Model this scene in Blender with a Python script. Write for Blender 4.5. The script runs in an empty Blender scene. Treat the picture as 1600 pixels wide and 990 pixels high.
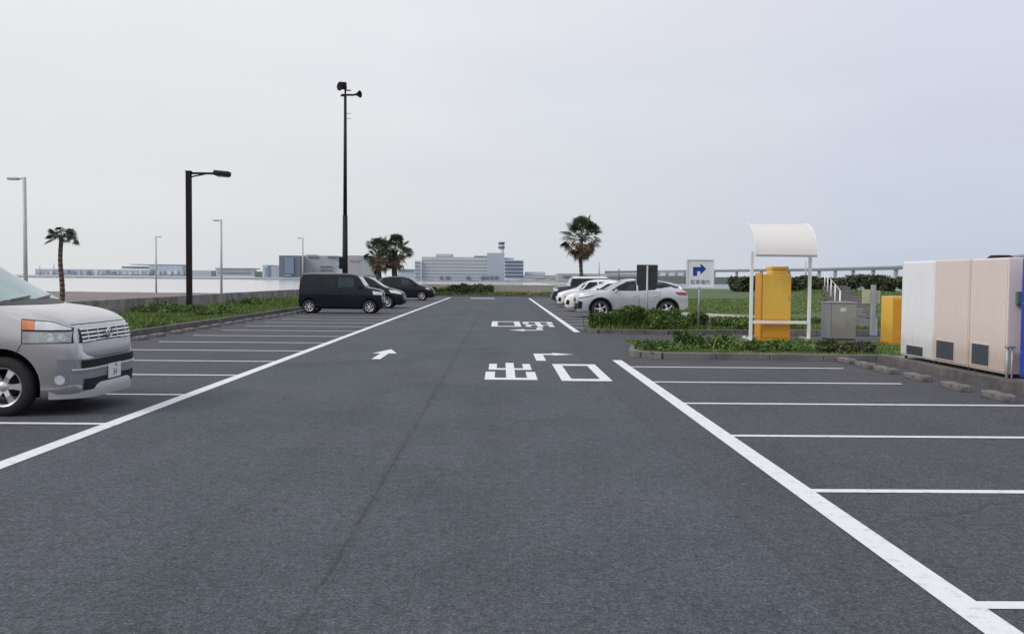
import bpy, bmesh, math, random
import numpy as np
from mathutils import Vector, Matrix, noise
from mathutils.bvhtree import BVHTree

random.seed(7)
rng = np.random.default_rng(7)
SC = bpy.context.scene
COL = SC.collection
R = math.radians

# ------------------------------------------------------------------ camera
F = 1450.0
H_EYE = 1.5
cam_d = bpy.data.cameras.new('camera')
cam_d.sensor_fit = 'HORIZONTAL'
cam_d.sensor_width = 36.0
cam_d.lens = F / 1600 * 36
cam_d.clip_end = 20000
cam_d.clip_start = 0.05
cam = bpy.data.objects.new('camera', cam_d)
COL.objects.link(cam)
CR = (Matrix.Rotation(-17.5 / F, 4, 'Z') @ Matrix.Rotation(R(90) - math.atan(59.85 / F), 4, 'X')
      @ Matrix.Rotation(R(0.5), 4, 'Z'))
cam.matrix_world = Matrix.Translation((0, 0, H_EYE)) @ CR
SC.camera = cam

def ray(px, py):
    return CR.to_3x3() @ Vector((px - 800, 495 - py, -F))
def G(px, py, z=0.0):            # photo measurement -> point on the plane z
    d = ray(px, py); t = (z - H_EYE) / d.z
    return Vector((d.x * t, d.y * t, z))
def P(px, py, Y):                # photo measurement -> point at distance Y
    d = ray(px, py); t = Y / d.y
    return Vector((d.x * t, Y, H_EYE + d.z * t))

# ------------------------------------------------------------------ materials
def new_mat(name):
    m = bpy.data.materials.new(name); m.use_nodes = True
    nt = m.node_tree; b = nt.nodes['Principled BSDF']
    return m, nt, b
def node(nt, t, **kw):
    n = nt.nodes.new(t)
    for k, v in kw.items():
        setattr(n, k, v)
    return n
def ramp(nt, fac, stops):
    r = nt.nodes.new('ShaderNodeValToRGB')
    el = r.color_ramp.elements
    while len(el) > 1: el.remove(el[-1])
    el[0].position = stops[0][0]; el[0].color = (*stops[0][1], 1)
    for p, c in stops[1:]:
        e = el.new(p); e.color = (*c, 1)
    nt.links.new(fac, r.inputs[0])
    return r.outputs[0]
def tex(nt, scale, detail=4, rough=.55, coord='Object', kind='ShaderNodeTexNoise', stretch=None):
    tc = node(nt, 'ShaderNodeTexCoord')
    v = tc.outputs[coord]
    if stretch:
        mp = node(nt, 'ShaderNodeMapping'); mp.inputs['Scale'].default_value = stretch
        nt.links.new(v, mp.inputs[0]); v = mp.outputs[0]
    n = node(nt, kind); n.inputs['Scale'].default_value = scale
    if kind == 'ShaderNodeTexNoise':
        n.inputs['Detail'].default_value = detail; n.inputs['Roughness'].default_value = rough
    nt.links.new(v, n.inputs['Vector'])
    return n
def mixc(nt, fac, a, b, mode='MIX'):
    m = node(nt, 'ShaderNodeMix', data_type='RGBA', blend_type=mode)
    for s, v in ((0, fac), (6, a), (7, b)):
        if isinstance(v, bpy.types.NodeSocket): nt.links.new(v, m.inputs[s])
        elif s == 0: m.inputs[0].default_value = v
        else: m.inputs[s].default_value = (*v, 1)
    return m.outputs[2]
def bump(nt, b, h, strength=.3, dist=.01):
    bp = node(nt, 'ShaderNodeBump'); bp.inputs['Strength'].default_value = strength
    bp.inputs['Distance'].default_value = dist
    nt.links.new(h, bp.inputs['Height']); nt.links.new(bp.outputs[0], b.inputs['Normal'])

def plain(name, c, rough=.5, metal=0., coat=0., var=.12, scale=3., spec=.5, bmp=0.):
    m, nt, b = new_mat(name)
    n = tex(nt, scale, 5)
    lo = tuple(x * (1 - var) for x in c); hi = tuple(min(1, x * (1 + var)) for x in c)
    nt.links.new(ramp(nt, n.outputs[0], [(.3, lo), (.7, hi)]), b.inputs['Base Color'])
    b.inputs['Roughness'].default_value = rough; b.inputs['Metallic'].default_value = metal
    b.inputs['Coat Weight'].default_value = coat; b.inputs['Coat Roughness'].default_value = .06
    b.inputs['Specular IOR Level'].default_value = spec
    if bmp: bump(nt, b, n.outputs[0], bmp)
    return m
def weathered(name, c, dirt, rough=.8, scale=2.5, amount=.5, fine=60, bmp=.3, stretch=None):
    m, nt, b = new_mat(name)
    n = tex(nt, scale, 8, .65, stretch=stretch); f = tex(nt, fine, 3)
    base = ramp(nt, n.outputs[0], [(.5 - amount * .35, dirt), (.5 + amount * .3, c)])
    sp = ramp(nt, f.outputs[0], [(.3, (.7 if fine < 200 else .97,) * 3), (.7, (1.15 if fine < 200 else 1.02,) * 3)])
    col = mixc(nt, 1., base, sp, 'MULTIPLY')
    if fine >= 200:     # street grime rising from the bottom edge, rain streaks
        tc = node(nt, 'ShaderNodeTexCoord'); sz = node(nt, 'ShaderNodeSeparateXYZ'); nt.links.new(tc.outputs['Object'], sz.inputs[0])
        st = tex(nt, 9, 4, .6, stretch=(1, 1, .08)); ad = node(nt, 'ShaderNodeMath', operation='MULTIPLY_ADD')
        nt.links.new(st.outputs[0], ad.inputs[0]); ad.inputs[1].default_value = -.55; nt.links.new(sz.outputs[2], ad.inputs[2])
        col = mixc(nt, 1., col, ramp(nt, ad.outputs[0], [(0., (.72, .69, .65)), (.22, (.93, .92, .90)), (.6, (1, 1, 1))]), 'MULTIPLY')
        col = mixc(nt, 1., col, ramp(nt, st.outputs[0], [(.35, (.965, .96, .95)), (.5, (1, 1, 1))]), 'MULTIPLY')
    nt.links.new(col, b.inputs['Base Color'])
    b.inputs['Roughness'].default_value = rough
    bump(nt, b, f.outputs[0], bmp)
    return m

def asphalt_mat():
    m, nt, b = new_mat('asphalt')
    tc = node(nt, 'ShaderNodeTexCoord')
    sep = node(nt, 'ShaderNodeSeparateXYZ'); nt.links.new(tc.outputs['Object'], sep.inputs[0])
    big = tex(nt, .45, 5, .6); mid = tex(nt, 5., 5, .7)
    a1 = tex(nt, 110, 3, .8); a2 = tex(nt, 46, 4, .8)
    vor = tex(nt, 75, kind='ShaderNodeTexVoronoi')
    base = ramp(nt, big.outputs[0], [(.34, (.058, .070, .082)), (.5, (.070, .082, .095)), (.64, (.080, .083, .100))])
    # purplish older surface in the bays and right of the seam
    def mathn(op, a, v=None, w=None):
        n = node(nt, 'ShaderNodeMath', operation=op)
        for i, x in enumerate((a, v, w)):
            if x is None: continue
            if isinstance(x, bpy.types.NodeSocket): nt.links.new(x, n.inputs[i])
            else: n.inputs[i].default_value = x
        return n.outputs[0]
    wob = tex(nt, 1.3, 4, .6)
    xs = mathn('ADD', sep.outputs[0], mathn('MULTIPLY', mathn('SUBTRACT', wob.outputs[0], .5), .10))
    right = mathn('GREATER_THAN', xs, 1.5)
    left = mathn('LESS_THAN', sep.outputs[0], -3.95)
    zone = mathn('MULTIPLY', mathn('MAXIMUM', right, left), .75)
    base = mixc(nt, zone, base, mixc(nt, mid.outputs[0], (.060, .061, .072), (.078, .077, .089)))
    # worn patches
    pat = tex(nt, 1.1, 6, .7, stretch=(1, .45, 1))
    base = mixc(nt, 1., base, ramp(nt, pat.outputs[0], [(.3, (.82, .83, .84)), (.5, (1, 1, 1)), (.75, (1.10, 1.09, 1.08))]), 'MULTIPLY')
    base = mixc(nt, 1., base, ramp(nt, a2.outputs[0], [(.36, (.55,) * 3), (.5, (.98,) * 3), (.64, (1.5,) * 3)]), 'MULTIPLY')
    base = mixc(nt, 1., base, ramp(nt, a1.outputs[0], [(.36, (.6,) * 3), (.5, (1.,) * 3), (.64, (1.5,) * 3)]), 'MULTIPLY')
    m3 = tex(nt, 17, 4, .75)
    base = mixc(nt, 1., base, ramp(nt, m3.outputs[0], [(.36, (.74, .74, .745)), (.5, (1, 1, 1)), (.64, (1.26, 1.25, 1.24))]), 'MULTIPLY')
    m4 = tex(nt, 7, 5, .8)
    base = mixc(nt, 1., base, ramp(nt, m4.outputs[0], [(.36, (.88, .88, .885)), (.5, (1, 1, 1)), (.64, (1.10, 1.09, 1.09))]), 'MULTIPLY')
    # pale stones
    stone = ramp(nt, tex(nt, 55, 1, .5).outputs[0], [(.67, (0, 0, 0)), (.73, (1, 1, 1))])
    base = mixc(nt, mathn('MULTIPLY', stone, .32), base, (.34, .35, .36))
    # construction joints: long dark seam and a faint one
    j = mathn('ADD', sep.outputs[0], mathn('MULTIPLY', mathn('SUBTRACT', tex(nt, 2.2, 5, .75).outputs[0], .5), .06))
    d1 = mathn('ABSOLUTE', mathn('ADD', j, .86))
    s1 = mathn('LESS_THAN', d1, .012)
    d2 = mathn('ABSOLUTE', mathn('SUBTRACT', j, 1.53))
    s2 = mathn('MULTIPLY', mathn('LESS_THAN', d2, .010), .35)
    d3 = mathn('LESS_THAN', d1, .05)
    brk = ramp(nt, tex(nt, 1.7, 4, .7).outputs[0], [(.38, (.25,) * 3), (.55, (1,) * 3)])
    seam = mathn('MULTIPLY', mathn('MAXIMUM', s1, mathn('MAXIMUM', s2, mathn('MULTIPLY', d3, .28))), brk)
    base = mixc(nt, mathn('MULTIPLY', seam, .62), base, (.03, .032, .036))
    trk = mathn('ABSOLUTE', mathn('SUBTRACT', mathn('ABSOLUTE', mathn('ADD', xs, .85)), .78))
    base = mixc(nt, 1., base, ramp(nt, trk, [(0., (.93, .93, .93)), (.35, (1, 1, 1))]), 'MULTIPLY')
    vc = node(nt, 'ShaderNodeTexVoronoi', feature='DISTANCE_TO_EDGE'); vc.inputs['Scale'].default_value = .42
    wv = tex(nt, 2.5, 5, .7); vadd = node(nt, 'ShaderNodeVectorMath', operation='MULTIPLY_ADD')
    nt.links.new(wv.outputs['Color'], vadd.inputs[0]); vadd.inputs[1].default_value = (.35, .35, 0); nt.links.new(tc.outputs['Object'], vadd.inputs[2])
    nt.links.new(vadd.outputs[0], vc.inputs['Vector'])
    crk = mathn('MULTIPLY', mathn('LESS_THAN', vc.outputs['Distance'], .0035), ramp(nt, tex(nt, .5, 3).outputs[0], [(.5, (0, 0, 0)), (.6, (1, 1, 1))]))
    base = mixc(nt, mathn('MULTIPLY', crk, .45), base, (.03, .032, .036))
    spots = ramp(nt, tex(nt, 4.5, 2, .4).outputs[0], [(.68, (1, 1, 1)), (.73, (.80, .80, .81))])
    base = mixc(nt, 1., base, spots, 'MULTIPLY')
    # oil stains
    oil = ramp(nt, tex(nt, .8, 3, .5, stretch=(1, 1, 1)).outputs[0], [(.66, (1, 1, 1)), (.74, (.78, .78, .79))])
    base = mixc(nt, 1., base, oil, 'MULTIPLY')
    nt.links.new(base, b.inputs['Base Color'])
    b.inputs['Roughness'].default_value = .88
    b.inputs['Specular IOR Level'].default_value = .3
    bump(nt, b, a2.outputs[0], .35, .006)
    return m

def paint_mat(name='road_paint', wear=.33):
    m, nt, b = new_mat(name)
    n = tex(nt, 9, 8, .75); f = tex(nt, 90, 3, .8)
    fac = ramp(nt, n.outputs[0], [(.24 + wear * .3, (0, 0, 0)), (.36 + wear * .35, (1, 1, 1))])
    f2 = ramp(nt, f.outputs[0], [(.30, (.0,) * 3), (.42, (1,) * 3)])
    k = mixc(nt, 1., fac, f2, 'MULTIPLY')
    kk = node(nt, 'ShaderNodeMath', operation='MULTIPLY_ADD'); nt.links.new(k, kk.inputs[0])
    kk.inputs[1].default_value = .55; kk.inputs[2].default_value = .45
    nt.links.new(mixc(nt, kk.outputs[0], (.28, .29, .31), (.74, .75, .78)), b.inputs['Base Color'])
    b.inputs['Roughness'].default_value = .7
    bump(nt, b, f.outputs[0], .25, .004)
    return m

def leaf_mat(name, c1, c2, c3, rough=.6, scale=.8):
    m, nt, b = new_mat(name)
    geo = node(nt, 'ShaderNodeNewGeometry')
    col = ramp(nt, geo.outputs['Random Per Island'], [(0, c1), (.5, c2), (.92, c2), (1, c3)])
    n = tex(nt, scale, 4)
    sh = ramp(nt, n.outputs[0], [(.3, (.55,) * 3), (.7, (1.3,) * 3)])
    nt.links.new(mixc(nt, 1., col, sh, 'MULTIPLY'), b.inputs['Base Color'])
    b.inputs['Roughness'].default_value = rough
    b.inputs['Specular IOR Level'].default_value = .25
    return m

M = {}
M['asphalt'] = asphalt_mat()
M['paint'] = paint_mat()
M['paint_worn'] = paint_mat('worn_road_paint', .5)
M['kerb'] = weathered('kerb_concrete', (.21, .20, .20), (.10, .095, .10), scale=1.1, amount=.5)
M['kerb_dark'] = weathered('dark_kerb_concrete', (.17, .155, .15), (.06, .055, .058), scale=2.2, amount=.6)
M['stopc'] = weathered('wheel_stop_concrete', (.27, .255, .24), (.06, .055, .055), scale=7, amount=.8, fine=45, bmp=.8)
M['wall'] = weathered('seawall_concrete', (.34, .32, .30), (.10, .092, .098), scale=1.3, amount=.55, fine=18)
M['wall2'] = weathered('pale_wall_concrete', (.46, .42, .36), (.28, .25, .21), scale=.8, amount=.8)
M['slab'] = weathered('slab_concrete', (.28, .27, .26), (.14, .14, .14), scale=1.5, amount=.6)
M['sand'] = weathered('beach_sand', (.23, .20, .185), (.15, .13, .12), scale=.15, amount=.9, fine=3)
M['soil'] = weathered('soil', (.17, .15, .10), (.07, .075, .035), scale=1.3, amount=.8, fine=25)
M['lawn'] = weathered('lawn_turf', (.075, .125, .028), (.040, .075, .022), scale=.30, amount=.8, fine=6)
M['path'] = weathered('path_paving', (.50, .47, .42), (.34, .32, .29), scale=.8, amount=.6)
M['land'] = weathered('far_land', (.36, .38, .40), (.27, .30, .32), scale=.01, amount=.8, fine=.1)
M['black'] = plain('black_paint', (.014, .011, .015), .6, spec=.2)
M['darkpole'] = plain('dark_pole', (.022, .018, .026), .6, .1, spec=.25)
M['galv'] = plain('galvanised_steel', (.42, .44, .47), .5, .55)
M['pgrey'] = plain('pale_grey_paint', (.45, .46, .50), .5, .1)
M['white'] = plain('white_enamel', (.80, .80, .80), .35, coat=.3, var=.04)
M['awning'] = plain('white_acrylic_canopy', (.96, .95, .935), .4, var=.02)
_nt = M['awning'].node_tree; _tr = node(_nt, 'ShaderNodeBsdfTranslucent'); _tr.inputs[0].default_value = (1, .99, .98, 1)
_mx = node(_nt, 'ShaderNodeMixShader'); _mx.inputs[0].default_value = .45
_nt.links.new(_nt.nodes['Principled BSDF'].outputs[0], _mx.inputs[1]); _nt.links.new(_tr.outputs[0], _mx.inputs[2])
_nt.links.new(_mx.outputs[0], [n for n in _nt.nodes if n.type == 'OUTPUT_MATERIAL'][0].inputs[0])
M['yellow'] = weathered('yellow_enamel', (.78, .48, .075), (.74, .45, .068), rough=.4, scale=.8, amount=1.2, fine=300, bmp=.02)
M['orange'] = plain('orange_enamel', (.66, .30, .022), .4, coat=.2, var=.05)
M['vwhite'] = weathered('vending_white', (.80, .82, .86), (.75, .77, .81), rough=.45, scale=.7, amount=1.2, fine=300, bmp=.03, stretch=(1, 1, .3))
M['vbeige'] = weathered('vending_beige', (.71, .61, .57), (.66, .575, .54), rough=.5, scale=.7, amount=1.2, fine=300, bmp=.03, stretch=(1, 1, .35))
M['vside'] = weathered('vending_beige_side', (.80, .70, .69), (.72, .63, .62), rough=.5, scale=.7, amount=1.2, fine=300, bmp=.03, stretch=(1, 1, .35))  # beige lightened in the colour to offset shade from the blue machine
M['vblue'] = plain('vending_blue', (.012, .045, .36), .4, coat=.3)
M['grille'] = plain('dark_grille', (.055, .07, .088), .6)
M['cabinet'] = weathered('cabinet_grey', (.40, .41, .40), (.36, .37, .36), rough=.5, scale=.8, amount=1.2, fine=300, bmp=.03)
M['cream'] = plain('cream_board', (.50, .50, .34), .6)
M['signw'] = plain('sign_face', (.70, .75, .77), .5, var=.05)
M['signb'] = plain('sign_blue', (.008, .04, .26), .5)
M['signt'] = plain('sign_lettering', (.11, .13, .28), .5)
M['signd'] = plain('sign_back', (.03, .033, .04), .6)
M['tyre'] = plain('tyre_rubber', (.018, .018, .02), .85, scale=20)
M['rim'] = plain('alloy', (.62, .62, .64), .32, .75, var=.05)
M['rimd'] = plain('brake_dark', (.03, .03, .032), .6, .3)
M['under'] = plain('underbody', (.010, .010, .012), .9)
M['trim'] = plain('black_trim', (.015, .015, .018), .5)
M['chrome'] = plain('chrome', (.7, .7, .72), .15, 1., var=.02)
M['amber'] = plain('amber_lens', (.80, .24, .08), .15, coat=1, var=.35, scale=9)
M['lens'] = plain('clear_lens', (.36, .38, .39), .12, .5, coat=1, var=.25, scale=9)
M['lensw'] = plain('white_lens', (.75, .77, .78), .15, .1, coat=1, var=.15, scale=15)
M['reflect'] = plain('lamp_reflector', (.55, .57, .60), .22, .7, coat=1, var=.5, scale=18)
M['redlens'] = plain('red_lens', (.30, .012, .015), .15, coat=1)
M['plate'] = plain('plate_white', (.72, .72, .72), .4, var=.04)
M['plateg'] = plain('plate_green', (.02, .09, .05), .5)
def glass(name, c, rough=.05):
    m, nt, b = new_mat(name)
    n = tex(nt, 1.6, 3)
    lo = tuple(x * .6 for x in c)
    nt.links.new(ramp(nt, n.outputs[0], [(.35, lo), (.65, c)]), b.inputs['Base Color'])
    dk = max(c) < .1
    b.inputs['Roughness'].default_value = rough; b.inputs['Specular IOR Level'].default_value = .3 if dk else .55
    b.inputs['Coat Weight'].default_value = .05 if dk else .45; b.inputs['Coat Roughness'].default_value = .02
    return m
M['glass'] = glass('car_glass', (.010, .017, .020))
M['wscreen'] = glass('windscreen_glass', (.24, .40, .40))  # teal glass tint, with the sky reflection put into its pale base colour
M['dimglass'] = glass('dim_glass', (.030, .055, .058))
M['wscreen2'] = glass('bright_windscreen', (.30, .38, .38))  # pale base colour imitates sky glare on the glass
def car_paint(name, c, metal=.3, rough=.32):
    dark = max(c) < .05
    return plain(name, c, rough, metal, coat=.22 if dark else .8, var=.03, spec=.2 if dark else .5)
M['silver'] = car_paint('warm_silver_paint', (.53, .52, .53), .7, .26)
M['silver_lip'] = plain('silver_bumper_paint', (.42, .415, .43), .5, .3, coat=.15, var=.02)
M['silver2'] = car_paint('cool_silver_paint', (.55, .56, .60), .5)
M['cwhite'] = car_paint('white_car_paint', (.80, .80, .81), 0.)
M['navy'] = car_paint('blue_black_paint', (.010, .012, .021), .1)
M['cblack'] = car_paint('black_car_paint', (.016, .017, .02), .2)
M['dgrey'] = car_paint('charcoal_paint', (.018, .020, .028), .2)
M['cblue'] = car_paint('deep_blue_paint', (.012, .020, .062), .2)
M['trunk'] = weathered('palm_trunk', (.15, .12, .10), (.06, .045, .04), scale=8, amount=.7, fine=40, bmp=.8)
M['frond'] = leaf_mat('palm_frond', (.036, .056, .032), (.062, .088, .048), (.10, .12, .065))
M['deadfrond'] = leaf_mat('dead_palm_frond', (.10, .065, .045), (.17, .115, .085), (.24, .18, .14))
M['grassm'] = leaf_mat('grass_blades', (.060, .115, .024), (.125, .20, .045), (.34, .32, .14), scale=.9)
M['weed'] = leaf_mat('weed_leaves', (.040, .088, .024), (.100, .172, .044), (.24, .27, .10), scale=1.1)
M['darkleaf'] = leaf_mat('dark_leaves', (.036, .050, .026), (.072, .088, .044), (.16, .13, .08), scale=.6)
M['stem'] = plain('woody_stem', (.09, .07, .05), .9)
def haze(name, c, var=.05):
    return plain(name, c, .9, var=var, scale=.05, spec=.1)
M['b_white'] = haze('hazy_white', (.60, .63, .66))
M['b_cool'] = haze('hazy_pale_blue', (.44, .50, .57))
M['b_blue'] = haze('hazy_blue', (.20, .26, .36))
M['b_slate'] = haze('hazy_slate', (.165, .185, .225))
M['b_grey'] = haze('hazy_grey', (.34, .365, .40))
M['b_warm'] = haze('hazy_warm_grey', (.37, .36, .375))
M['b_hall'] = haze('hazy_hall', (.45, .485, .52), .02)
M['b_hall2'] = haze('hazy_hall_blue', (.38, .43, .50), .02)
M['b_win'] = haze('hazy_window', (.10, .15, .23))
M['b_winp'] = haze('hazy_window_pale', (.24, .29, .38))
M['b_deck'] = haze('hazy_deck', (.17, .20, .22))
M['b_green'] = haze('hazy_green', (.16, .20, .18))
def water_mat():
    m, nt, b = new_mat('sea_water')
    b.inputs['Base Color'].default_value = (.30, .31, .32, 1)
    b.inputs['Roughness'].default_value = .12; b.inputs['IOR'].default_value = 1.33
    n = tex(nt, .35, 6, .6, stretch=(.25, 1, 1))
    nt.links.new(ramp(nt, n.outputs[0], [(.35, (.50, .50, .53)), (.65, (.62, .61, .63))]), b.inputs['Base Color'])
    bump(nt, b, n.outputs[0], .35, .15)
    return m
M['water'] = water_mat()

# ------------------------------------------------------------------ helpers
def tag(o, label=None, cat=None, group=None, kind=None):
    if label: o['label'] = label
    if cat: o['category'] = cat
    if group: o['group'] = group
    if kind: o['kind'] = kind
    return o
def empty(name, loc, rz=0., label=None, cat=None, group=None):
    o = bpy.data.objects.new(name, None); COL.objects.link(o)
    o.location = loc; o.rotation_euler = (0, 0, rz); o.empty_display_size = .2
    return tag(o, label, cat, group)
def meshobj(name, me, mats, parent=None):
    o = bpy.data.objects.new(name, me)
    for m in (mats if isinstance(mats, (list, tuple)) else [mats]):
        if isinstance(m, str): m = M[m]
        me.materials.append(m)
    COL.objects.link(o); o.parent = parent
    return o
class MB:
    def __init__(s): s.bm = bmesh.new()
    def box(s, c, d, bev=0., rz=0., rx=0., ry=0.):
        b = bmesh.new(); bmesh.ops.create_cube(b, size=1)
        bmesh.ops.scale(b, vec=d, verts=b.verts)
        if bev: bmesh.ops.bevel(b, geom=b.edges[:], offset=bev, segments=2, affect='EDGES', profile=.6)
        mt = Matrix.Translation(c) @ Matrix.Rotation(rz, 4, 'Z') @ Matrix.Rotation(ry, 4, 'Y') @ Matrix.Rotation(rx, 4, 'X')
        bmesh.ops.transform(b, matrix=mt, verts=b.verts); s.merge(b); return s
    def box2(s, a, b_, bev=0.):
        a = Vector(a); b_ = Vector(b_)
        return s.box((a + b_) / 2, [abs(x) for x in (b_ - a)], bev)
    def tube(s, p, q, r1, r2=None, n=12, caps=True):
        p = Vector(p); q = Vector(q); r2 = r1 if r2 is None else r2
        b = bmesh.new()
        bmesh.ops.create_cone(b, cap_ends=caps, segments=n, radius1=r1, radius2=r2, depth=(q - p).length)
        rot = (q - p).to_track_quat('Z', 'Y').to_matrix().to_4x4()
        bmesh.ops.transform(b, matrix=Matrix.Translation((p + q) / 2) @ rot, verts=b.verts)
        for f in b.faces: f.smooth = len(f.verts) == 4
        s.merge(b); return s
    def lathe(s, prof, n=24, mat=Matrix.Identity(4), closed=False):
        b = bmesh.new(); rings = []
        for r, z in prof:
            rings.append([b.verts.new((r * math.cos(2 * math.pi * k / n), r * math.sin(2 * math.pi * k / n), z)) for k in range(n)])
        m = len(rings)
        for i in range(m if closed else m - 1):
            a, c = rings[i], rings[(i + 1) % m]
            for k in range(n):
                f = b.faces.new((a[k], a[(k + 1) % n], c[(k + 1) % n], c[k])); f.smooth = True
        bmesh.ops.transform(b, matrix=mat, verts=b.verts); s.merge(b); return s
    def poly(s, pts, h=0.):
        vs = [s.bm.verts.new(p) for p in pts]; f = s.bm.faces.new(vs)
        if h:
            r = bmesh.ops.extrude_face_region(s.bm, geom=[f])
            bmesh.ops.translate(s.bm, vec=(0, 0, h), verts=[v for v in r['geom'] if isinstance(v, bmesh.types.BMVert)])
        return s
    def merge(s, b):
        me = bpy.data.meshes.new('t'); b.to_mesh(me); b.free(); s.bm.from_mesh(me); bpy.data.meshes.remove(me)
    def build(s, name, mats, parent=None, smooth=False, normals=True):
        if normals: bmesh.ops.recalc_face_normals(s.bm, faces=s.bm.faces)
        me = bpy.data.meshes.new(name); s.bm.to_mesh(me); s.bm.free()
        if smooth: me.shade_smooth()
        return meshobj(name, me, mats, parent)
def copy_tree(o, parent=None):
    c = o.copy(); COL.objects.link(c); c.parent = parent
    for ch in list(o.children): copy_tree(ch, c)
    return c
def structure(o): o['kind'] = 'structure'; return o
def raw(name, verts, faces, mats, parent=None, smooth=False):
    me = bpy.data.meshes.new(name); me.from_pydata([tuple(v) for v in verts], [], faces); me.update()
    if smooth: me.shade_smooth()
    return meshobj(name, me, mats, parent)

# ------------------------------------------------------------------ world and sun
w = bpy.data.worlds.new('World'); SC.world = w; w.use_nodes = True
nt = w.node_tree; nt.nodes.clear()
out = node(nt, 'ShaderNodeOutputWorld')
sky = node(nt, 'ShaderNodeTexSky', sky_type='NISHITA')
sky.sun_disc = False; sky.sun_elevation = R(40); sky.sun_rotation = R(-115); sky.dust_density = 6; sky.air_density = 1.2
bg1 = node(nt, 'ShaderNodeBackground'); bg1.inputs[1].default_value = .08
nt.links.new(sky.outputs[0], bg1.inputs[0])
tc = node(nt, 'ShaderNodeTexCoord'); sp = node(nt, 'ShaderNodeSeparateXYZ'); nt.links.new(tc.outputs['Generated'], sp.inputs[0])
cn = node(nt, 'ShaderNodeTexNoise'); cn.inputs['Scale'].default_value = 1.6; cn.inputs['Detail'].default_value = 5
mp = node(nt, 'ShaderNodeMapping'); mp.inputs['Scale'].default_value = (1, 1, 2.6)
nt.links.new(tc.outputs['Generated'], mp.inputs[0]); nt.links.new(mp.outputs[0], cn.inputs['Vector'])
def mnode(op, a, b_=None, c=None):
    n = node(nt, 'ShaderNodeMath', operation=op)
    for i, x in enumerate((a, b_, c)):
        if x is None: continue
        if isinstance(x, bpy.types.NodeSocket): nt.links.new(x, n.inputs[i])
        else: n.inputs[i].default_value = x
    return n.outputs[0]
lr = mnode('MULTIPLY_ADD', sp.outputs[0], .95, .5)
lr = mnode('ADD', lr, mnode('MULTIPLY', mnode('SUBTRACT', cn.outputs[0], .5), .5))
low = ramp(nt, lr, [(.1, (.815, .83, .85)), (.5, (.755, .795, .83)), (.95, (.60, .665, .80))])
high = ramp(nt, lr, [(.1, (.915, .92, .955)), (.5, (.90, .91, .945)), (.95, (.79, .805, .92))])
elev = mnode('MULTIPLY', sp.outputs[2], 3.4)
el2 = node(nt, 'ShaderNodeClamp'); nt.links.new(elev, el2.inputs[0])
cc = mixc(nt, el2.outputs[0], low, high)
cn2 = node(nt, 'ShaderNodeTexNoise'); cn2.inputs['Scale'].default_value = 2.3; cn2.inputs['Detail'].default_value = 6; cn2.inputs['Roughness'].default_value = .55
mp2 = node(nt, 'ShaderNodeMapping'); mp2.inputs['Scale'].default_value = (1, 1, 4.5); mp2.inputs['Location'].default_value = (3, 1, 0)
nt.links.new(tc.outputs['Generated'], mp2.inputs[0]); nt.links.new(mp2.outputs[0], cn2.inputs['Vector'])
cc = mixc(nt, 1., cc, ramp(nt, cn2.outputs[0], [(.35, (.965, .968, .975)), (.65, (1.02, 1.018, 1.012))]), 'MULTIPLY')
bg2 = node(nt, 'ShaderNodeBackground'); nt.links.new(cc, bg2.inputs[0]); bg2.inputs[1].default_value = 1.0
ms = node(nt, 'ShaderNodeMixShader'); ms.inputs[0].default_value = .88
nt.links.new(bg1.outputs[0], ms.inputs[1]); nt.links.new(bg2.outputs[0], ms.inputs[2])
nt.links.new(ms.outputs[0], out.inputs[0])
sd = bpy.data.lights.new('sun', 'SUN'); sd.energy = 1.5; sd.angle = R(24); sd.color = (1, .965, .92)
so = bpy.data.objects.new('sun', sd); COL.objects.link(so)
az = R(-115)   # from the left, a little ahead
sdir = Vector((math.sin(az) * math.cos(R(40)), math.cos(az) * math.cos(R(40)), math.sin(R(40))))
so.rotation_euler = sdir.to_track_quat('Z', 'Y').to_euler()
SC.view_settings.view_transform = 'Standard'; SC.view_settings.look = 'None'; SC.view_settings.exposure = 0

# ------------------------------------------------------------------ ground
def sheet(name, pts, z, mat):
    o = MB().poly([(x, y, z) for x, y in pts]).build(name, mat, normals=False)
    me = o.data
    if me.polygons[0].normal.z < 0: me.flip_normals()
    return structure(o)
sheet('ground', [(-14, -40), (400, -40), (400, 140), (-14, 140)], -.06, 'soil')
sheet('seabed', [(-9000, -3000), (9000, -3000), (9000, 9000), (-9000, 9000)], -4, 'sand')
sheet('sea', [(-9000, -3000), (9000, -3000), (9000, 9000), (-9000, 9000)], -1.5, 'water')
sheet('asphalt_lot', [(-9.0, -12), (7.05, -12), (7.05, 17.5), (7.05, 25.2), (7.1, 78), (-9.0, 78)], 0, 'asphalt')
sheet('exit_road', [(7.0, 21.0), (60, 26.5), (60, 31.0), (7.0, 25.2)], -.004, 'asphalt')
# beach sloping to the water
def grid_sheet(name, x0, x1, y0, y1, nx, ny, fz, mat):
    vs = []; fs = []
    for j in range(ny + 1):
        for i in range(nx + 1):
            x = x0 + (x1 - x0) * i / nx; y = y0 + (y1 - y0) * j / ny
            vs.append((x, y, fz(x, y)))
    for j in range(ny):
        for i in range(nx):
            a = j * (nx + 1) + i; fs.append((a, a + 1, a + nx + 2, a + nx + 1))
    return structure(raw(name, vs, fs, mat, smooth=True))
def sm(a, b, x):
    t = min(1, max(0, (x - a) / (b - a))); return t * t * (3 - 2 * t)
grid_sheet('beach', -160, -13.9, -40, 135, 60, 70,
           lambda x, y: -.25 - 1.75 * sm(96, 128, y + 3 * noise.noise(Vector((x * .05, y * .05, 0)))) + .05 * noise.noise(Vector((x * .3, y * .3, 3))), 'sand')
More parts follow.
